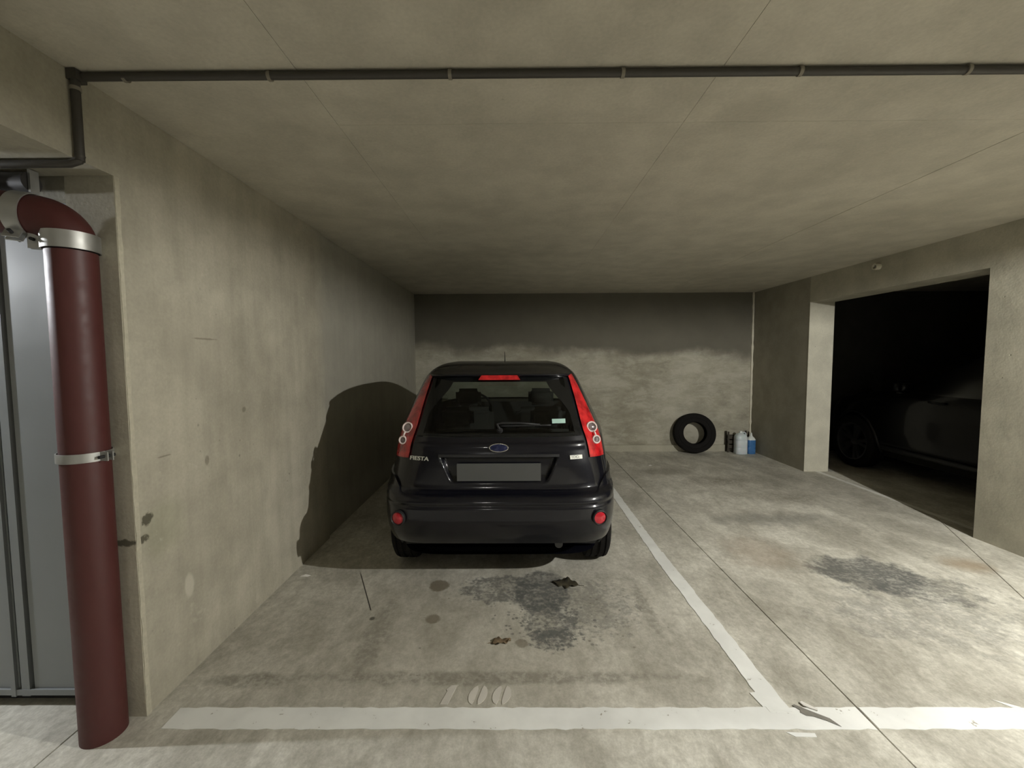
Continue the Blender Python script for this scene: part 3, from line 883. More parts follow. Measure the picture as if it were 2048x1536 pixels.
def cls1(x, y, z):
    m = S1.mid(z)
    # tailgate and rear glass hole
    if y < m and y - S1.rear(0, z) < 0.30 and abs(x) < (winx(z) - 0.025) and 1.01 < z < 1.325: return None
    if y < 0.4 and abs(x) < 0.49 and 0.685 < z < 1.00: return None
    # windscreen
    if y > m and z > 0.98 and z < 1.375 and abs(x) < S1.w(z) * 0.84 and y > S1.yf(z) - 0.34: return 'wind'
    # side windows with pillars
    if abs(x) > S1.w(z) * 0.80 and 0.99 < z < 1.335 and 0.52 + (z - 0.99) * 0.5 < y < S1.yf(z) - 0.17 - (1.335 - z) * 0.25:
        if not (1.60 < y < 1.70):
            return ('sl' if x < 0 else 'sr') + ('a' if y < 1.65 else 'b')
    # wheel arches
    if z < 0.335 and y < 0.5: return None
    for ay in (0.64, 3.126):
        if z < 0.62 and abs(x) > 0.5 and (y - ay) ** 2 + (z - 0.29) ** 2 < 0.335 ** 2: return None
    return 'body'
rows1 = list(np.concatenate((np.linspace(.20, .62, 40)[:-1], np.linspace(.62, .70, 12)[:-1], np.linspace(.70, 1.38, 66)[:-1], np.linspace(1.38, 1.458, 24))))
mats1 = {'body': M_PAINT_NAVY, 'wind': M_GLASS_CL, 'sla': M_GLASS_CL, 'sra': M_GLASS_CL, 'slb': M_GLASS_CL, 'srb': M_GLASS_CL}
build_shell(S1, rows1, 330, 200, cls1, mats1, car, {'body': 'body', 'wind': 'windscreen', 'sla': 'side_window', 'sra': 'side_window', 'slb': 'side_window', 'srb': 'side_window'})

# tailgate, with the number plate recess pressed into it
TZ0, TZ1 = 0.664, 0.984
def recess(x, z):
    top, bot = 0.878, 0.700
    hw = 0.300 + (z - 0.700) * 0.42
    return (sstep(hw - abs(x), 0.0, 0.022) * sstep(top - z, 0.0, 0.018) * sstep(z - bot, 0.0, 0.05))
def tg_half(z): return 0.548 - 0.012 * sstep(z, .7, 1.02) - 0.055 * (1 - sstep(z, .674, .72)) ** 2
def tg(u, v):
    z = TZ0 + (TZ1 - TZ0) * v
    x = (2 * u - 1) * tg_half(z)
    crease = 0.006 * sstep(z, 0.955, 0.94) * sstep(z, 0.90, 0.93)
    return S1.on_rear(x, z, 0.006 - 0.034 * recess(x, z) + crease)
def sk(u, v): return Vector((0, 0.016, 0))
tailgate = grid_panel('tailgate', tg, 150, 60, M_PAINT_NAVY, car, sk)
# ledge over the recess (hand grip) and shaded inner panel
def grip(u, v):
    z = 0.868 + 0.016 * v
    x = (2 * u - 1) * 0.375
    return S1.on_rear(x, z, 0.012)
grid_panel('tailgate_grip', grip, 60, 3, M_TRIM, tailgate, lambda u, v: Vector((0, 0.018, 0)))
# number plate, blank
pl = bmesh.new(); box(pl, -0.26, 0.26, 0.083, 0.088, 0.722, 0.832)
obj('number_plate', pl, M_PLATE, tailgate, bevel=0.002)
# emblem
Me = frame_to(S1.on_rear(0, 0.922, 0.015), S1.normal(0, 0.922))
bm = bmesh.new(); lathe(bm, [(0.0001, 0.004), (0.9, 0.003), (1.0, 0.0), (0.0001, -0.002)], 36, Me @ Matrix.Diagonal((0.056, 0.024, 1, 1)))
emb = obj('emblem', bm, M_EMBLEM, tailgate, smooth=True, auto=40)
bm = bmesh.new(); ellipse_ring(bm, Me, 0.058, 0.025, 0.0032); obj('emblem_rim', bm, M_CHROME, emb, smooth=True)
# name badge left, engine badge right
def rear_M(x, z, off):
    return frame_to(S1.on_rear(x, z, off), S1.normal(x, z))
text_mesh('model_badge', 'FIESTA', 0.034, 0.002, M_BADGE, tailgate, rear_M(-0.498, 0.855, 0.009), width=0.132, bold=0.0006)
Mb = rear_M(0.480, 0.862, 0.009)
bm = bmesh.new(); box(bm, -0.041, 0.041, -0.0125, 0.0125, -0.002, 0.002); bmesh.ops.transform(bm, matrix=Mb, verts=bm.verts)
bp = obj('engine_badge', bm, M_BADGE, tailgate)
text_mesh('engine_badge_letters', 'TDCi', 0.023, 0.0008, M_BADGEINK, bp, Mb @ Matrix.Translation((-0.008, 0, 0.0022)), width=0.052)
# rear glass, black border and what is fixed to it
def gl(u, v):
    z = 0.990 + (1.345 - 0.990) * v
    return S1.on_rear((2 * u - 1) * winx(z), z, 0.006)
rw = grid_panel('rear_window', gl, 40, 24, M_GLASS, car)
def border(u, v):
    # closed band around the glass: u runs round, v outwards
    k = (u * 4) % 4; s = int(k); f = k - s
    z0, z1 = 0.988, 1.348
    bz, bx = 0.030, 0.040
    q = 1 - v
    if s == 0: zz = z0 + bz * q * 0.4; xx = (2 * f - 1)
    elif s == 1: zz = z0 + (z1 - z0) * f; xx = 1
    elif s == 2: zz = z1; xx = 1 - 2 * f
    else: zz = z1 + (z0 - z1) * f; xx = -1
    lo, hi = z0 + bz * q * 0.5, z1 - bz * q * 1.0
    if s in (1, 3): zz = lo + (hi - lo) * (f if s == 1 else 1 - f)
    elif s == 0: zz = lo
    else: zz = hi
    # rounded corners at the top of the clear area
    hw = winx(zz) + 0.003 - bx * q * (1 + 2.6 * sstep(zz, 1.10, 1.33))
    return S1.on_rear(xx * hw, zz, 0.008)
bm = bmesh.new()
nu = 160
Vv = [[bm.verts.new(border(i / nu, j / 2)) for i in range(nu)] for j in range(3)]
for j in range(2):
    for i in range(nu):
        bm.faces.new((Vv[j][i], Vv[j][(i + 1) % nu], Vv[j + 1][(i + 1) % nu], Vv[j + 1][i]))
obj('window_border', bm, M_FRIT, rw, smooth=True, auto=50)
def stk(u, v): return S1.on_rear(0.338 + 0.086 * u, 1.060 + 0.026 * v, 0.0095)
grid_panel('window_sticker', stk, 4, 2, M_STICK, rw)
# wiper: pivot cap, arm and blade
wip = empty('rear_wiper', (0, 0, 0)); wip.parent = car
bm = bmesh.new(); lathe(bm, [(0.0001, 0.022), (0.014, 0.020), (0.020, 0.0), (0.0001, -0.004)], 20, rear_M(0.005, 1.022, 0.006)); obj('wiper_pivot', bm, M_TRIM, wip, smooth=True, auto=50)
bm = bmesh.new(); tube(bm, [S1.on_rear(0.005, 1.022, 0.024), S1.on_rear(-0.014, 1.052, 0.026), S1.on_rear(0.02, 1.058, 0.028), S1.on_rear(0.14, 1.057, 0.026), S1.on_rear(0.26, 1.050, 0.020)], [0.009, 0.009, 0.008, 0.007, 0.006], 8); obj('wiper_arm', bm, M_TRIM, wip, smooth=True)
bm = bmesh.new(); tube(bm, [S1.on_rear(0.0 + 0.03 * k, 1.046 + 0.0003 * k, 0.012) for k in range(12)], 0.006, 6); obj('wiper_blade', bm, M_TRIM, wip, smooth=True)
# roof spoiler and high brake lamp
def spo(u, v):
    x = (2 * u - 1) * (0.475 + 0.03 * v)
    a = v * math.pi
    z = 1.352 + 0.036 * v + 0.028 * (v - .5) * sstep(v, .5, 1)
    y = S1.rear(x, min(z, 1.40)) - 0.055 * math.sin(min(v * 1.7, 1) * math.pi / 2) * (1 - sstep(v, .55, 1.0)) * (1 - 0.4 * (abs(2 * u - 1)) ** 6) - 0.008
    return Vector((x, y, z))
spoiler = grid_panel('roof_spoiler', spo, 60, 12, M_PAINT_NAVY, car, lambda u, v: Vector((0, 0.05, 0.0)))
def brl(u, v):
    z = 1.338 + 0.030 * v
    hw = 0.140 - 0.020 * v
    x = (2 * u - 1) * hw - 0.002
    return Vector((x, S1.rear(x, 1.352) - 0.050 - 0.018 * (1 - v), z))
grid_panel('high_brake_lamp', brl, 20, 4, M_REDLENS, spoiler, lambda u, v: Vector((0, 0.07, 0)))
# tail lamps
for sx in (1, -1):
    zb, zt = 0.852, 1.362
    def tl(u, v):
        z = zb + (zt - zb) * v
        xi = pchip([.85, .95, 1.03, 1.2, 1.362], [.572, .556, .534, .503, .468])(z)
        xo = S1.w(z) * 0.878
        x = xi + (xo - xi) * u
        zz = z - (0.012 * u if v < 0.02 else 0)
        p = S1.on_rear(x, zz, 0.010)
        return Vector((sx * p.x, p.y, p.z))
    tlo = grid_panel('tail_lamp', tl if sx > 0 else (lambda u, v: tl(1 - u, v)), 14, 60, M_REDLENS, car, lambda u, v: Vector((0, 0.02, 0)))
    for (lx, lz, lr) in ((0.592, 1.025, 0.032), (0.616, 0.950, 0.024)):
        p = S1.on_rear(lx, lz, 0.013); nrm = S1.normal(lx, lz)
        nrm = (nrm + Vector((-0.35, -0.8, 0))).normalized()
        Mr = frame_to((sx * (p.x + 0.004), p.y - 0.011, p.z), (sx * nrm.x, nrm.y, nrm.z))
        bm = bmesh.new(); lathe(bm, [(lr + 0.004, -0.012), (lr + 0.004, 0.004), (lr, 0.007), (lr - 0.005, 0.004), (lr - 0.005, -0.012)], 32, Mr, closed=True)
        ring = obj('lamp_ring', bm, M_RINGP, tlo, smooth=True, auto=50)
        bm = bmesh.new(); lathe(bm, [(0.0001, 0.004), (lr * 0.6, 0.001), (lr - 0.004, -0.003), (lr - 0.004, -0.012), (0.0001, -0.012)], 28, Mr)
        obj('clear_lens', bm, M_CLEARLENS, tlo, smooth=True, auto=50)
    a_ = S1.on_rear(0.600, 0.995, 0.024); b_ = S1.on_rear(0.609, 0.972, 0.024)
    bm = bmesh.new(); tube(bm, [(sx * a_.x, a_.y - 0.006, a_.z), (sx * b_.x, b_.y - 0.006, b_.z)], 0.006, 8); obj('ring_link', bm, M_RINGP, tlo, smooth=True)
    tag(tlo, 'red tail lamp with two ringed lenses')
# bumper: wraps round the corners back to the wheel arches
def bz_top(x): return 0.652 + 0.075 * sstep(abs(x), 0.60, 0.70)
arc = {}
def bump_pt(u, v):
    q = 2 * u - 1
    zt0 = 0.335 + 0.05 * abs(q) ** 5
    # march along the outline: angle from the tail
    def at(z):
        w = S1.w(z); m = S1.mid(z); a = m - S1.yr(z)
        th = math.pi / 2 * (1 - 0.963 * abs(q) ** 1.0)
        # arc-length-ish remap so points spread round the corner
        th = math.pi / 2 * (1 - 0.80 * abs(q) ** 0.92)
        nn = S1.nr(z); x = w * math.cos(th) ** (2 / nn); y = m - a * math.sin(th) ** (2 / nn)
        return x, y
    z = 0.5
    x0, y0 = at(z)
    z = zt0 + (bz_top(x0) - zt0) * v
    x, y = at(z)
    # outward offset
    cx_, cy_ = x * 0.012 / 0.8, -0.010 * (1 - sstep(x, 0.72, 0.84))
    groove = -0.010 * math.exp(-((z - 0.592) / 0.010) ** 2)
    sgn = 1 if q >= 0 else -1
    return Vector((sgn * (x + cx_ + groove * sstep(x, .7, .84)), y + cy_ - groove * (1 - sstep(x, .7, .84)), z))
bumper = grid_panel('rear_bumper', bump_pt, 150, 50, M_PAINT_NAVY, car, lambda u, v: Vector((-(2 * u - 1) * 0.012, 0.022 * (1 - abs(2 * u - 1) ** 4), 0.0)))
# lower valance and exhaust
bm = bmesh.new(); box(bm, -0.50, 0.50, 0.30, 0.60, 0.26, 0.40); obj('rear_valance', bm, M_TRIM, car, bevel=0.02)
bm = bmesh.new(); tube(bm, [(0.38, 0.16, 0.285), (0.38, 0.5, 0.285)], 0.026, 16, cap=True); obj('exhaust_pipe', bm, M_STEELR, car, smooth=True, auto=40)
for sx in (1, -1):
    xr_, zr_ = 0.606, 0.515
    nrm = Vector((sx * 0.25, -1, 0.0)).normalized()
    p = S1.on_rear(xr_, zr_, 0.010)
    Mr = frame_to((sx * (p.x + .004), p.y - 0.026, p.z), nrm)
    bm = bmesh.new(); lathe(bm, [(0.047, -0.035), (0.047, -0.002), (0.042, 0.002), (0.036, -0.004), (0.036, -0.035)], 32, Mr, closed=True)
    rr = obj('reflector_bezel', bm, M_TRIM, bumper, smooth=True, auto=50)
    bm = bmesh.new(); lathe(bm, [(0.0001, 0.004), (0.02, 0.002), (0.036, -0.004), (0.036, -0.03), (0.0001, -0.03)], 28, Mr)
    obj('bumper_reflector', bm, M_REDREF, bumper, smooth=True, auto=50)
# wheel arches lips, wells, wheels
for ay in (0.64, 3.126):
    for sx in (1, -1):
        bm = bmesh.new(); pts = []
        for k in range(25):
            a = math.radians(-8 + 196 * k / 24)
            yy, zz = ay + 0.342 * math.cos(a), 0.29 + 0.342 * math.sin(a)
            pts.append((sx * (S1.side(yy, max(zz, .22)) - 0.002), yy, zz))
        tube(bm, pts, 0.012, 8); obj('wheel_arch', bm, M_PAINT_NAVY, car, smooth=True)
        bm = bmesh.new()
        prof = [(ay + 0.35 * math.cos(math.radians(a)), 0.29 + 0.35 * math.sin(math.radians(a))) for a in range(-10, 191, 10)]
        ra = [bm.verts.new((sx * (S1.side(y_, max(z_, .22)) - 0.012), y_, z_)) for y_, z_ in prof]; rb_ = [bm.verts.new((sx * 0.50, y_, z_)) for y_, z_ in prof]
        for k in range(len(prof) - 1): bm.faces.new((ra[k], ra[k + 1], rb_[k + 1], rb_[k]))
        bm.faces.new(rb_)
        obj('wheel_well', bm, M_TRIM, car)
        make_wheel(car, (sx * 0.682, ay, 0.29), 0.29, 0.185, 0.185, sx, 7, M_STEELR)
# cabin
bm = bmesh.new(); box(bm, -0.66, 0.66, 0.35, 2.95, 0.22, 0.30); obj('cabin_floor', bm, M_TRIM, car)
seat(car, 0, 0.95, 0.30, 1.16, 0.52, 0.22, 'rear_bench')
seat(car, -0.36, 1.82, 0.30, 0.50, 0.60, 0.20, 'front_seat')
seat(car, 0.36, 1.82, 0.30, 0.50, 0.60, 0.20, 'front_seat')
bm = bmesh.new(); box(bm, -0.60, 0.60, 0.20, 0.66, 0.90, 0.925); obj('parcel_shelf', bm, M_TRIM, car, bevel=0.006)
bm = bmesh.new(); box(bm, -0.66, 0.66, 2.52, 2.90, 0.62, 0.965); obj('dashboard', bm, M_TRIM, car, bevel=0.06)
stw = empty('steering_wheel', (-0.36, 2.38, 0.90)); stw.parent = car
bm = bmesh.new(); ellipse_ring(bm, Matrix.Rotation(math.radians(62), 4, 'X'), 0.185, 0.185, 0.015, 36); obj('steering_rim', bm, M_TRIM, stw, smooth=True)
bm = bmesh.new(); lathe(bm, [(0.0001, 0.03), (0.07, 0.02), (0.085, -0.02), (0.0001, -0.03)], 20, Matrix.Rotation(math.radians(62), 4, 'X')); obj('steering_hub', bm, M_TRIM, stw, smooth=True)
bm = bmesh.new(); tube(bm, [(0.0, 2.02, 1.385), (0.0, 2.08, 1.31)], 0.010, 8); box(bm, -0.11, 0.11, 2.085, 2.105, 1.265, 1.325); obj('rear_view_mirror', bm, M_TRIM, car)
for sx in (1, -1):
    bm = bmesh.new(); box(bm, -0.045, 0.045, -0.07, 0.07, -0.065, 0.065)
    bmesh.ops.bevel(bm, geom=list(bm.edges), offset=0.03, segments=3, affect='EDGES')
    bmesh.ops.transform(bm, matrix=Matrix.Translation((sx * 0.812, 2.50, 0.99)), verts=bm.verts)
    obj('door_mirror', bm, M_PAINT_NAVY, car, smooth=True)
bm = bmesh.new(); tube(bm, [(0.0, 1.95, 1.455), (0.0, 1.88, 1.52), (0.0, 1.80, 1.55)], [0.005, 0.003, 0.002], 6); obj('roof_aerial', bm, M_TRIM, car, smooth=True)

# ---- the black car in the dark neighbouring bay
S2 = Shell(
    [.24, .34, .45, .60, .75, .88, .98, 1.05, 1.12, 1.25, 1.38, 1.48, 1.54, 1.58, 1.61],
    [.80, .86, .895, .91, .91, .90, .885, .865, .835, .77, .70, .64, .58, .49, .30],
    [.20, .08, .02, .0, .02, .05, .09, .13, .18, .30, .42, .54, .66, .90, 1.30],
    [4.22, 4.36, 4.40, 4.40, 4.36, 4.24, 3.85, 3.40, 3.10, 2.90, 2.68, 2.48, 2.30, 2.10, 1.80], nr=5, nf=3.4)
suv = empty('black_car', (5.42, 2.08, 0))
tag(suv, 'black car with spoked alloy wheels standing in the dark neighbouring bay', 'car')
def cls2(x, y, z):
    m = S2.mid(z)
    if y > m and 1.09 < z < 1.50 and abs(x) < S2.w(z) * 0.84 and y > S2.yf(z) - 0.34: return 'wind'
    if y < m and 1.09 < z < 1.46 and abs(x) < S2.w(z) * 0.80: return 'rear'
    if abs(x) > S2.w(z) * 0.80 and 1.06 < z < 1.48 and 0.62 + (z - 1.06) * 0.6 < y < S2.yf(z) - 0.17 - (1.48 - z) * 0.3:
        if not (1.50 < y < 1.60): return ('sl' if x < 0 else 'sr') + ('a' if y < 1.55 else 'b')
    for ay in (0.82, 3.52):
        if z < 0.76 and abs(x) > 0.5 and (y - ay) ** 2 + (z - 0.35) ** 2 < 0.40 ** 2: return None
    return 'body'
rows2 = list(np.concatenate((np.linspace(.24, 1.48, 100)[:-1], np.linspace(1.48, 1.61, 20))))
nm2 = {'body': 'body', 'wind': 'windscreen', 'rear': 'rear_window', 'sla': 'side_window', 'sra': 'side_window', 'slb': 'side_window', 'srb': 'side_window'}
build_shell(S2, rows2, 240, 200, cls2, {k: (M_PAINT_BLK if k == 'body' else M_GLASS_DK) for k in nm2}, suv, nm2)
for ay in (0.82, 3.52):
    for sx in (1, -1):
        bm = bmesh.new(); pts = []
        for k in range(25):
            a = math.radians(-8 + 196 * k / 24)
            yy, zz = ay + 0.405 * math.cos(a), 0.35 + 0.405 * math.sin(a)
            pts.append((sx * (S2.side(yy, max(zz, .26)) - 0.002), yy, zz))
        tube(bm, pts, 0.018, 8); obj('wheel_arch', bm, M_TRIM, suv, smooth=True)
        bm = bmesh.new()
        prof = [(ay + 0.41 * math.cos(math.radians(a)), 0.35 + 0.41 * math.sin(math.radians(a))) for a in range(-10, 191, 10)]
        ra = [bm.verts.new((sx * (S2.side(y_, max(z_, .26)) - 0.012), y_, z_)) for y_, z_ in prof]; rb_ = [bm.verts.new((sx * 0.52, y_, z_)) for y_, z_ in prof]
        for k in range(len(prof) - 1): bm.faces.new((ra[k], ra[k + 1], rb_[k + 1], rb_[k]))
        bm.faces.new(rb_)
        obj('wheel_well', bm, M_TRIM, suv)
        make_wheel(suv, (sx * 0.785, ay, 0.35), 0.35, 0.245, 0.22, sx, 10, M_ALLOY)
for sx in (1, -1):
    bm = bmesh.new(); box(bm, -0.09, 0.09, -0.06, 0.06, -0.075, 0.075)
    bmesh.ops.bevel(bm, geom=list(bm.edges), offset=0.035, segments=3, affect='EDGES')
    bmesh.ops.transform(bm, matrix=Matrix.Translation((sx * 0.96, 2.72, 1.13)), verts=bm.verts)
    obj('door_mirror', bm, M_PAINT_BLK, suv, smooth=True)
    for dy_ in (1.35, 2.30):
        bm = bmesh.new(); tube(bm, [(sx * (S2.side(dy_ + q, 0.98) + o_), dy_ + q, 0.98) for q, o_ in ((0, 0.0), (0.03, 0.03), (0.17, 0.03), (0.20, 0.0))], 0.010, 8)
        obj('door_handle', bm, M_PAINT_BLK, suv, smooth=True)
    bm = bmesh.new()
    def hl(u, v):
        z = 0.80 + 0.10 * v; y_ = 3.98 + 0.22 * u
        return Vector((sx * (S2.side(y_, z) + 0.004), y_, z))
    bm.free()
    grid_panel('headlamp', hl, 10, 5, M_CLEARLENS, suv, lambda u, v: Vector((-sx * 0.02, 0, 0)))
    bm = bmesh.new(); tube(bm, [(sx * (S2.side(y_, 0.40) + 0.004), y_, 0.36) for y_ in (1.25, 1.8, 2.4, 3.05)], 0.03, 8); obj('sill_trim', bm, M_TRIM, suv, smooth=True)
bm = bmesh.new(); box(bm, -0.7, 0.7, 0.4, 3.4, 0.26, 0.34); obj('cabin_floor', bm, M_TRIM, suv)
seat(suv, -0.38, 2.0, 0.42, 0.52, 0.62, 0.2, 'front_seat')
seat(suv, 0.38, 2.0, 0.42, 0.52, 0.62, 0.2, 'front_seat')
seat(suv, 0, 1.1, 0.42, 1.25, 0.56, 0.22, 'rear_bench')
bm = bmesh.new(); box(bm, -0.70, 0.70, 2.72, 3.15, 0.70, 1.07); obj('dashboard', bm, M_TRIM, suv, bevel=0.06)

# ------------------------------------------------------------------ things along the back wall
# loose tyre leaning on the wall
ty = empty('loose_tyre', (2.772, 6.39, 0.0)); tag(ty, 'worn black tyre without a wheel leaning against the back wall', 'tyre')
R_T = 0.306
Mt = Matrix.Translation((0, 0.0, 0.0)) @ Matrix.Rotation(math.radians(-9), 4, 'X') @ Matrix.Translation((0, 0, R_T + 0.001)) @ Matrix.Rotation(math.radians(90), 4, 'X')
Mt = Matrix.Rotation(math.radians(-12), 4, 'Z') @ Mt
bm = bmesh.new()
prof = [p for p in tyre_prof(R_T, 0.166, 0.195)]
h = 0.195 / 2
prof += [(0.20, h * 0.72), (R_T - 0.03, h * 0.80), (R_T - 0.018, 0.0), (R_T - 0.03, -h * 0.80), (0.20, -h * 0.72)]
lathe(bm, prof, 72, Mt, closed=True)
lowest = min(v.co.z for v in bm.verts)
for v in bm.verts: v.co.z -= lowest
tread_off = -lowest
tyo = obj('tyre_casing', bm, M_RUBBER, ty, smooth=True, auto=35)
bm = bmesh.new()
for s in (-1, 1):
    for rr in (0.172, 0.235):
        tube(bm, [Mt @ Vector((rr * math.cos(a), rr * math.sin(a), s * h * (0.93 if rr < .2 else 1.005))) + Vector((0, 0, tread_off)) for a in [2 * math.pi * k / 64 for k in range(64)]], 0.0035, 6, closed=True)
obj('sidewall_rib', bm, M_RUBBER, ty, smooth=True)

# white jug
M_JUG = simple('milky_plastic', (0.66, 0.72, 0.76), 0.35, nscale=15, var=0.08, **{'Subsurface Weight': 0.2})
M_BLUE = simple('blue_liquid_bottle', (0.055, 0.17, 0.40), 0.25, nscale=20, var=0.2)
M_CRATE = simple('dark_brown_frame', (0.05, 0.042, 0.03), 0.7)
M_WHITECAP = simple('white_cap', (0.72, 0.76, 0.74), 0.4)
def rounded_jug(rx, ry, H_, prof, seg=32, n=3.2):
    bm = bmesh.new(); rings = []
    for k, zz in prof:
        ring = []
        for i in range(seg):
            a = 2 * math.pi * i / seg; c, s = math.cos(a), math.sin(a)
            q = (abs(c) ** n + abs(s) ** n) ** (-1 / n)
            e = min(k, 1)
            ring.append(bm.verts.new((rx * k * (c * q * e + c * (1 - e)), ry * k * (s * q * e + s * (1 - e)), H_ * zz)))
        rings.append(ring)
    for a, b in zip(rings, rings[1:]):
        for i in range(seg): bm.faces.new((a[i], a[(i + 1) % seg], b[(i + 1) % seg], b[i]))
    bm.faces.new(list(reversed(rings[0]))); bm.faces.new(rings[-1])
    return bm
jug = empty('plastic_jug', (3.470, 6.365, 0.0)); tag(jug, 'milky white plastic jug standing next to a blue bottle', 'jug')
bm = rounded_jug(0.088, 0.075, 0.33, [(0.92, 0), (1.0, 0.02), (1.0, 0.28), (0.975, 0.30), (1.0, 0.32), (1.0, 0.62), (0.975, 0.64), (1.0, 0.66), (0.99, 0.76), (0.90, 0.86), (0.66, 0.93), (0.34, 0.965), (0.22, 0.97), (0.22, 1.0)])
obj('jug_body', bm, M_JUG, jug, smooth=True, auto=50)
bm = bmesh.new(); lathe(bm, [(0.0001, 0.352), (0.022, 0.351), (0.024, 0.345), (0.024, 0.322), (0.0001, 0.322)], 24); obj('jug_cap', bm, M_WHITECAP, jug, smooth=True, auto=40)
bm = bmesh.new(); tube(bm, [(0.018, 0, 0.318), (0.05, 0, 0.335), (0.075, 0, 0.315), (0.082, 0, 0.275)], 0.009, 10); obj('jug_handle', bm, M_JUG, jug, smooth=True)
bot = empty('blue_bottle', (3.628, 6.365, 0.0)); tag(bot, 'bottle of blue liquid with a white pointed cap by the corner', 'bottle')
bm = rounded_jug(0.060, 0.05, 0.215, [(0.92, 0), (1.0, 0.03), (1.0, 0.5), (0.98, 0.52), (1.0, 0.54), (1.0, 0.98), (0.98, 1.0)])
obj('bottle_body', bm, M_BLUE, bot, smooth=True, auto=50)
bm = rounded_jug(0.060, 0.05, 0.062, [(0.98, 0), (0.96, 0.15), (0.72, 0.55), (0.36, 0.9), (0.26, 1.0)])
sh = obj('bottle_shoulder', bm, M_WHITECAP, bot, smooth=True, auto=50); sh.location.z = 0.215
bm = bmesh.new(); lathe(bm, [(0.0001, 0.325), (0.010, 0.323), (0.014, 0.30), (0.018, 0.277), (0.0001, 0.277)], 20); obj('bottle_cap', bm, M_WHITECAP, bot, smooth=True, auto=50)
# slatted crate behind them
cr = empty('slatted_crate', (3.485, 6.497, 0.0)); tag(cr, 'small dark slatted crate standing behind the white jug', 'crate')
W_, D_, H_ = 0.155, 0.036, 0.325
for sx in (-1, 1):
    for sy in (-1, 1):
        bm = bmesh.new(); box(bm, sx * W_ - 0.011, sx * W_ + 0.011, sy * D_ - 0.008, sy * D_ + 0.008, 0, H_); obj('corner_post', bm, M_CRATE, cr, bevel=0.002)
for zz in (0.06, 0.135, 0.21):
    for sy in (-1, 1):
        bm = bmesh.new(); box(bm, -W_ + 0.010, W_ - 0.010, sy * D_ - 0.004, sy * D_ + 0.004, zz, zz + 0.056); obj('slat', bm, M_CRATE, cr, bevel=0.002)
bm = bmesh.new(); box(bm, -W_ + 0.010, W_ - 0.010, -D_ + 0.005, D_ - 0.005, 0.03, 0.04); obj('crate_base', bm, M_CRATE, cr)

# capped pipe stub on the lintel
M_STUBD = simple('dark_hollow', (0.015, 0.014, 0.013), 0.8)
st = empty('pipe_stub', (XR, 4.36, 2.40)); tag(st, 'short pale pipe stub poking out of the lintel over the dark opening', 'pipe stub')
Ms = frame_to((0, 0, 0), (-1, 0, 0))
bm = bmesh.new(); lathe(bm, [(0.022, 0.0), (0.032, 0.0), (0.032, 0.05), (0.022, 0.05)], 24, Ms, closed=True); obj('stub_sleeve', bm, M_PALE, st, smooth=True, auto=40)
bm = bmesh.new(); lathe(bm, [(0.0001, 0.006), (0.0225, 0.006), (0.0225, 0.0), (0.0001, 0.0)], 20, Ms); obj('stub_core', bm, M_STUBD, st)

# ------------------------------------------------------------------ litter on the floor
def leaf(name, loc, rz, L, W, col, label, lobes=0, curl=0.012):
    m = simple(name + '_surface', col, 0.8, nscale=60, var=0.4)
    e = empty(name, (loc[0], loc[1], 0), rz); tag(e, label, 'leaf')
    bm = bmesh.new(); n = 14; up, dn, md = [], [], []
    for i in range(n + 1):
        t = i / n; w = W * math.sin(math.pi * min(1, t ** 0.8)) * (1 + lobes * 0.35 * math.sin(t * 19)) + 0.001
        z = 0.003 + curl * abs(math.sin(t * 4.2))
        up.append(bm.verts.new((L * (t - .5), w, z + curl * 0.5 * math.sin(t * 9)))); dn.append(bm.verts.new((L * (t - .5), -w, z + curl * 0.4 * math.cos(t * 7) ** 2))); md.append(bm.verts.new((L * (t - .5), 0, 0.0015)))
    for i in range(n):
        bm.faces.new((md[i], md[i + 1], up[i + 1], up[i])); bm.faces.new((dn[i], dn[i + 1], md[i + 1], md[i]))
    g = bmesh.ops.extrude_face_region(bm, geom=list(bm.faces))
    for v in g['geom']:
        if isinstance(v, bmesh.types.BMVert): v.co.z += 0.0012
    lo = min(v.co.z for v in bm.verts)
    for v in bm.verts: v.co.z -= lo - 0.0003
    bmesh.ops.recalc_face_normals(bm, faces=bm.faces)
    obj('leaf_blade', bm, m, e, smooth=True)
    bm = bmesh.new(); tube(bm, [(-L * .5, 0, 0.003), (-L * .6, 0.006, 0.003), (-L * .72, 0.004, 0.003)], 0.0015, 6); obj('leaf_stalk', bm, m, e)
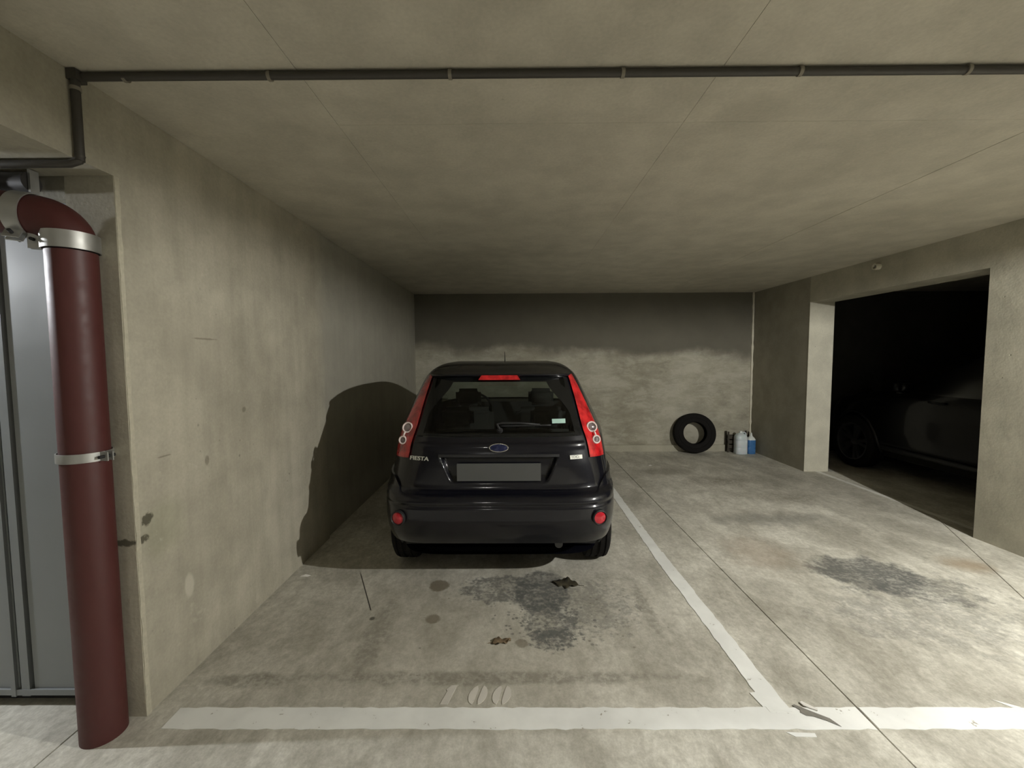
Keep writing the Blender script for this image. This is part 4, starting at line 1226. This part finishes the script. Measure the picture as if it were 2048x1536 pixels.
leaf('dark_leaf', (0.325, 2.655), math.radians(170), 0.17, 0.050, (0.045, 0.038, 0.02), 'dark rotten leaf lying on the oil stain behind the hatchback', 1, 0.010)
leaf('brown_leaf', (-0.075, 2.092), math.radians(12), 0.10, 0.024, (0.20, 0.145, 0.085), 'small curled brown leaf lying between the oil drips', 1, 0.012)
M_PAPER = simple('paper_scrap', (0.72, 0.70, 0.66), 0.8)
def scrap(name, loc, pts, label, cat, mat, hgt=0.004):
    bm = bmesh.new()
    base = [bm.verts.new((x, y, 0.0004)) for x, y in pts]
    c = bm.verts.new((sum(p[0] for p in pts) / len(pts), sum(p[1] for p in pts) / len(pts), hgt))
    for i in range(len(pts)): bm.faces.new((base[i], base[(i + 1) % len(pts)], c))
    bm.faces.new(list(reversed(base)))
    o = obj(name, bm, mat); o.location = (loc[0], loc[1], 0)
    return tag(o, label, cat)
scrap('paper_scrap', (-1.44, 2.77), [(-.035, -.012), (.02, -.018), (.038, .0), (.01, .012), (-.03, .01)], 'crumpled white paper scrap at the foot of the beige wall', 'litter', M_PAPER, 0.010)
scrap('plaster_crumb', (1.858, 5.673), [(-.03, -.012), (.028, -.015), (.03, .006), (-.01, .014)], 'white crumb on the floor between car and loose tyre', 'litter', M_PAPER, 0.010)
# flake of old paint with grey backing, lifted at the crossing of the painted lines
M_FLAKE = simple('grey_paint_backing', (0.20, 0.19, 0.165), 0.85, nscale=60, var=0.3)
fl = empty('paint_flake', (1.235, 1.645, 0)); tag(fl, 'torn grey strip of peeled paint at the crossing of the white lines', 'paint flake')
bm = bmesh.new(); prism(bm, [(-.062, .046), (-.052, .052), (-.005, .018), (.048, -.018), (.066, -.056), (.030, -.030), (-.012, -.008), (-.038, -.004), (-.052, .012), (-.045, .022)], 0.003, 0.0042); obj('flake_strip', bm, M_FLAKE, fl)
bm = bmesh.new(); prism(bm, [(-.022, .060), (-.010, .066), (.004, .05), (.030, .026), (.024, .018), (.002, .030), (-.018, .044)], 0.0028, 0.007); obj('flake_curl', bm, M_PAPER, fl)
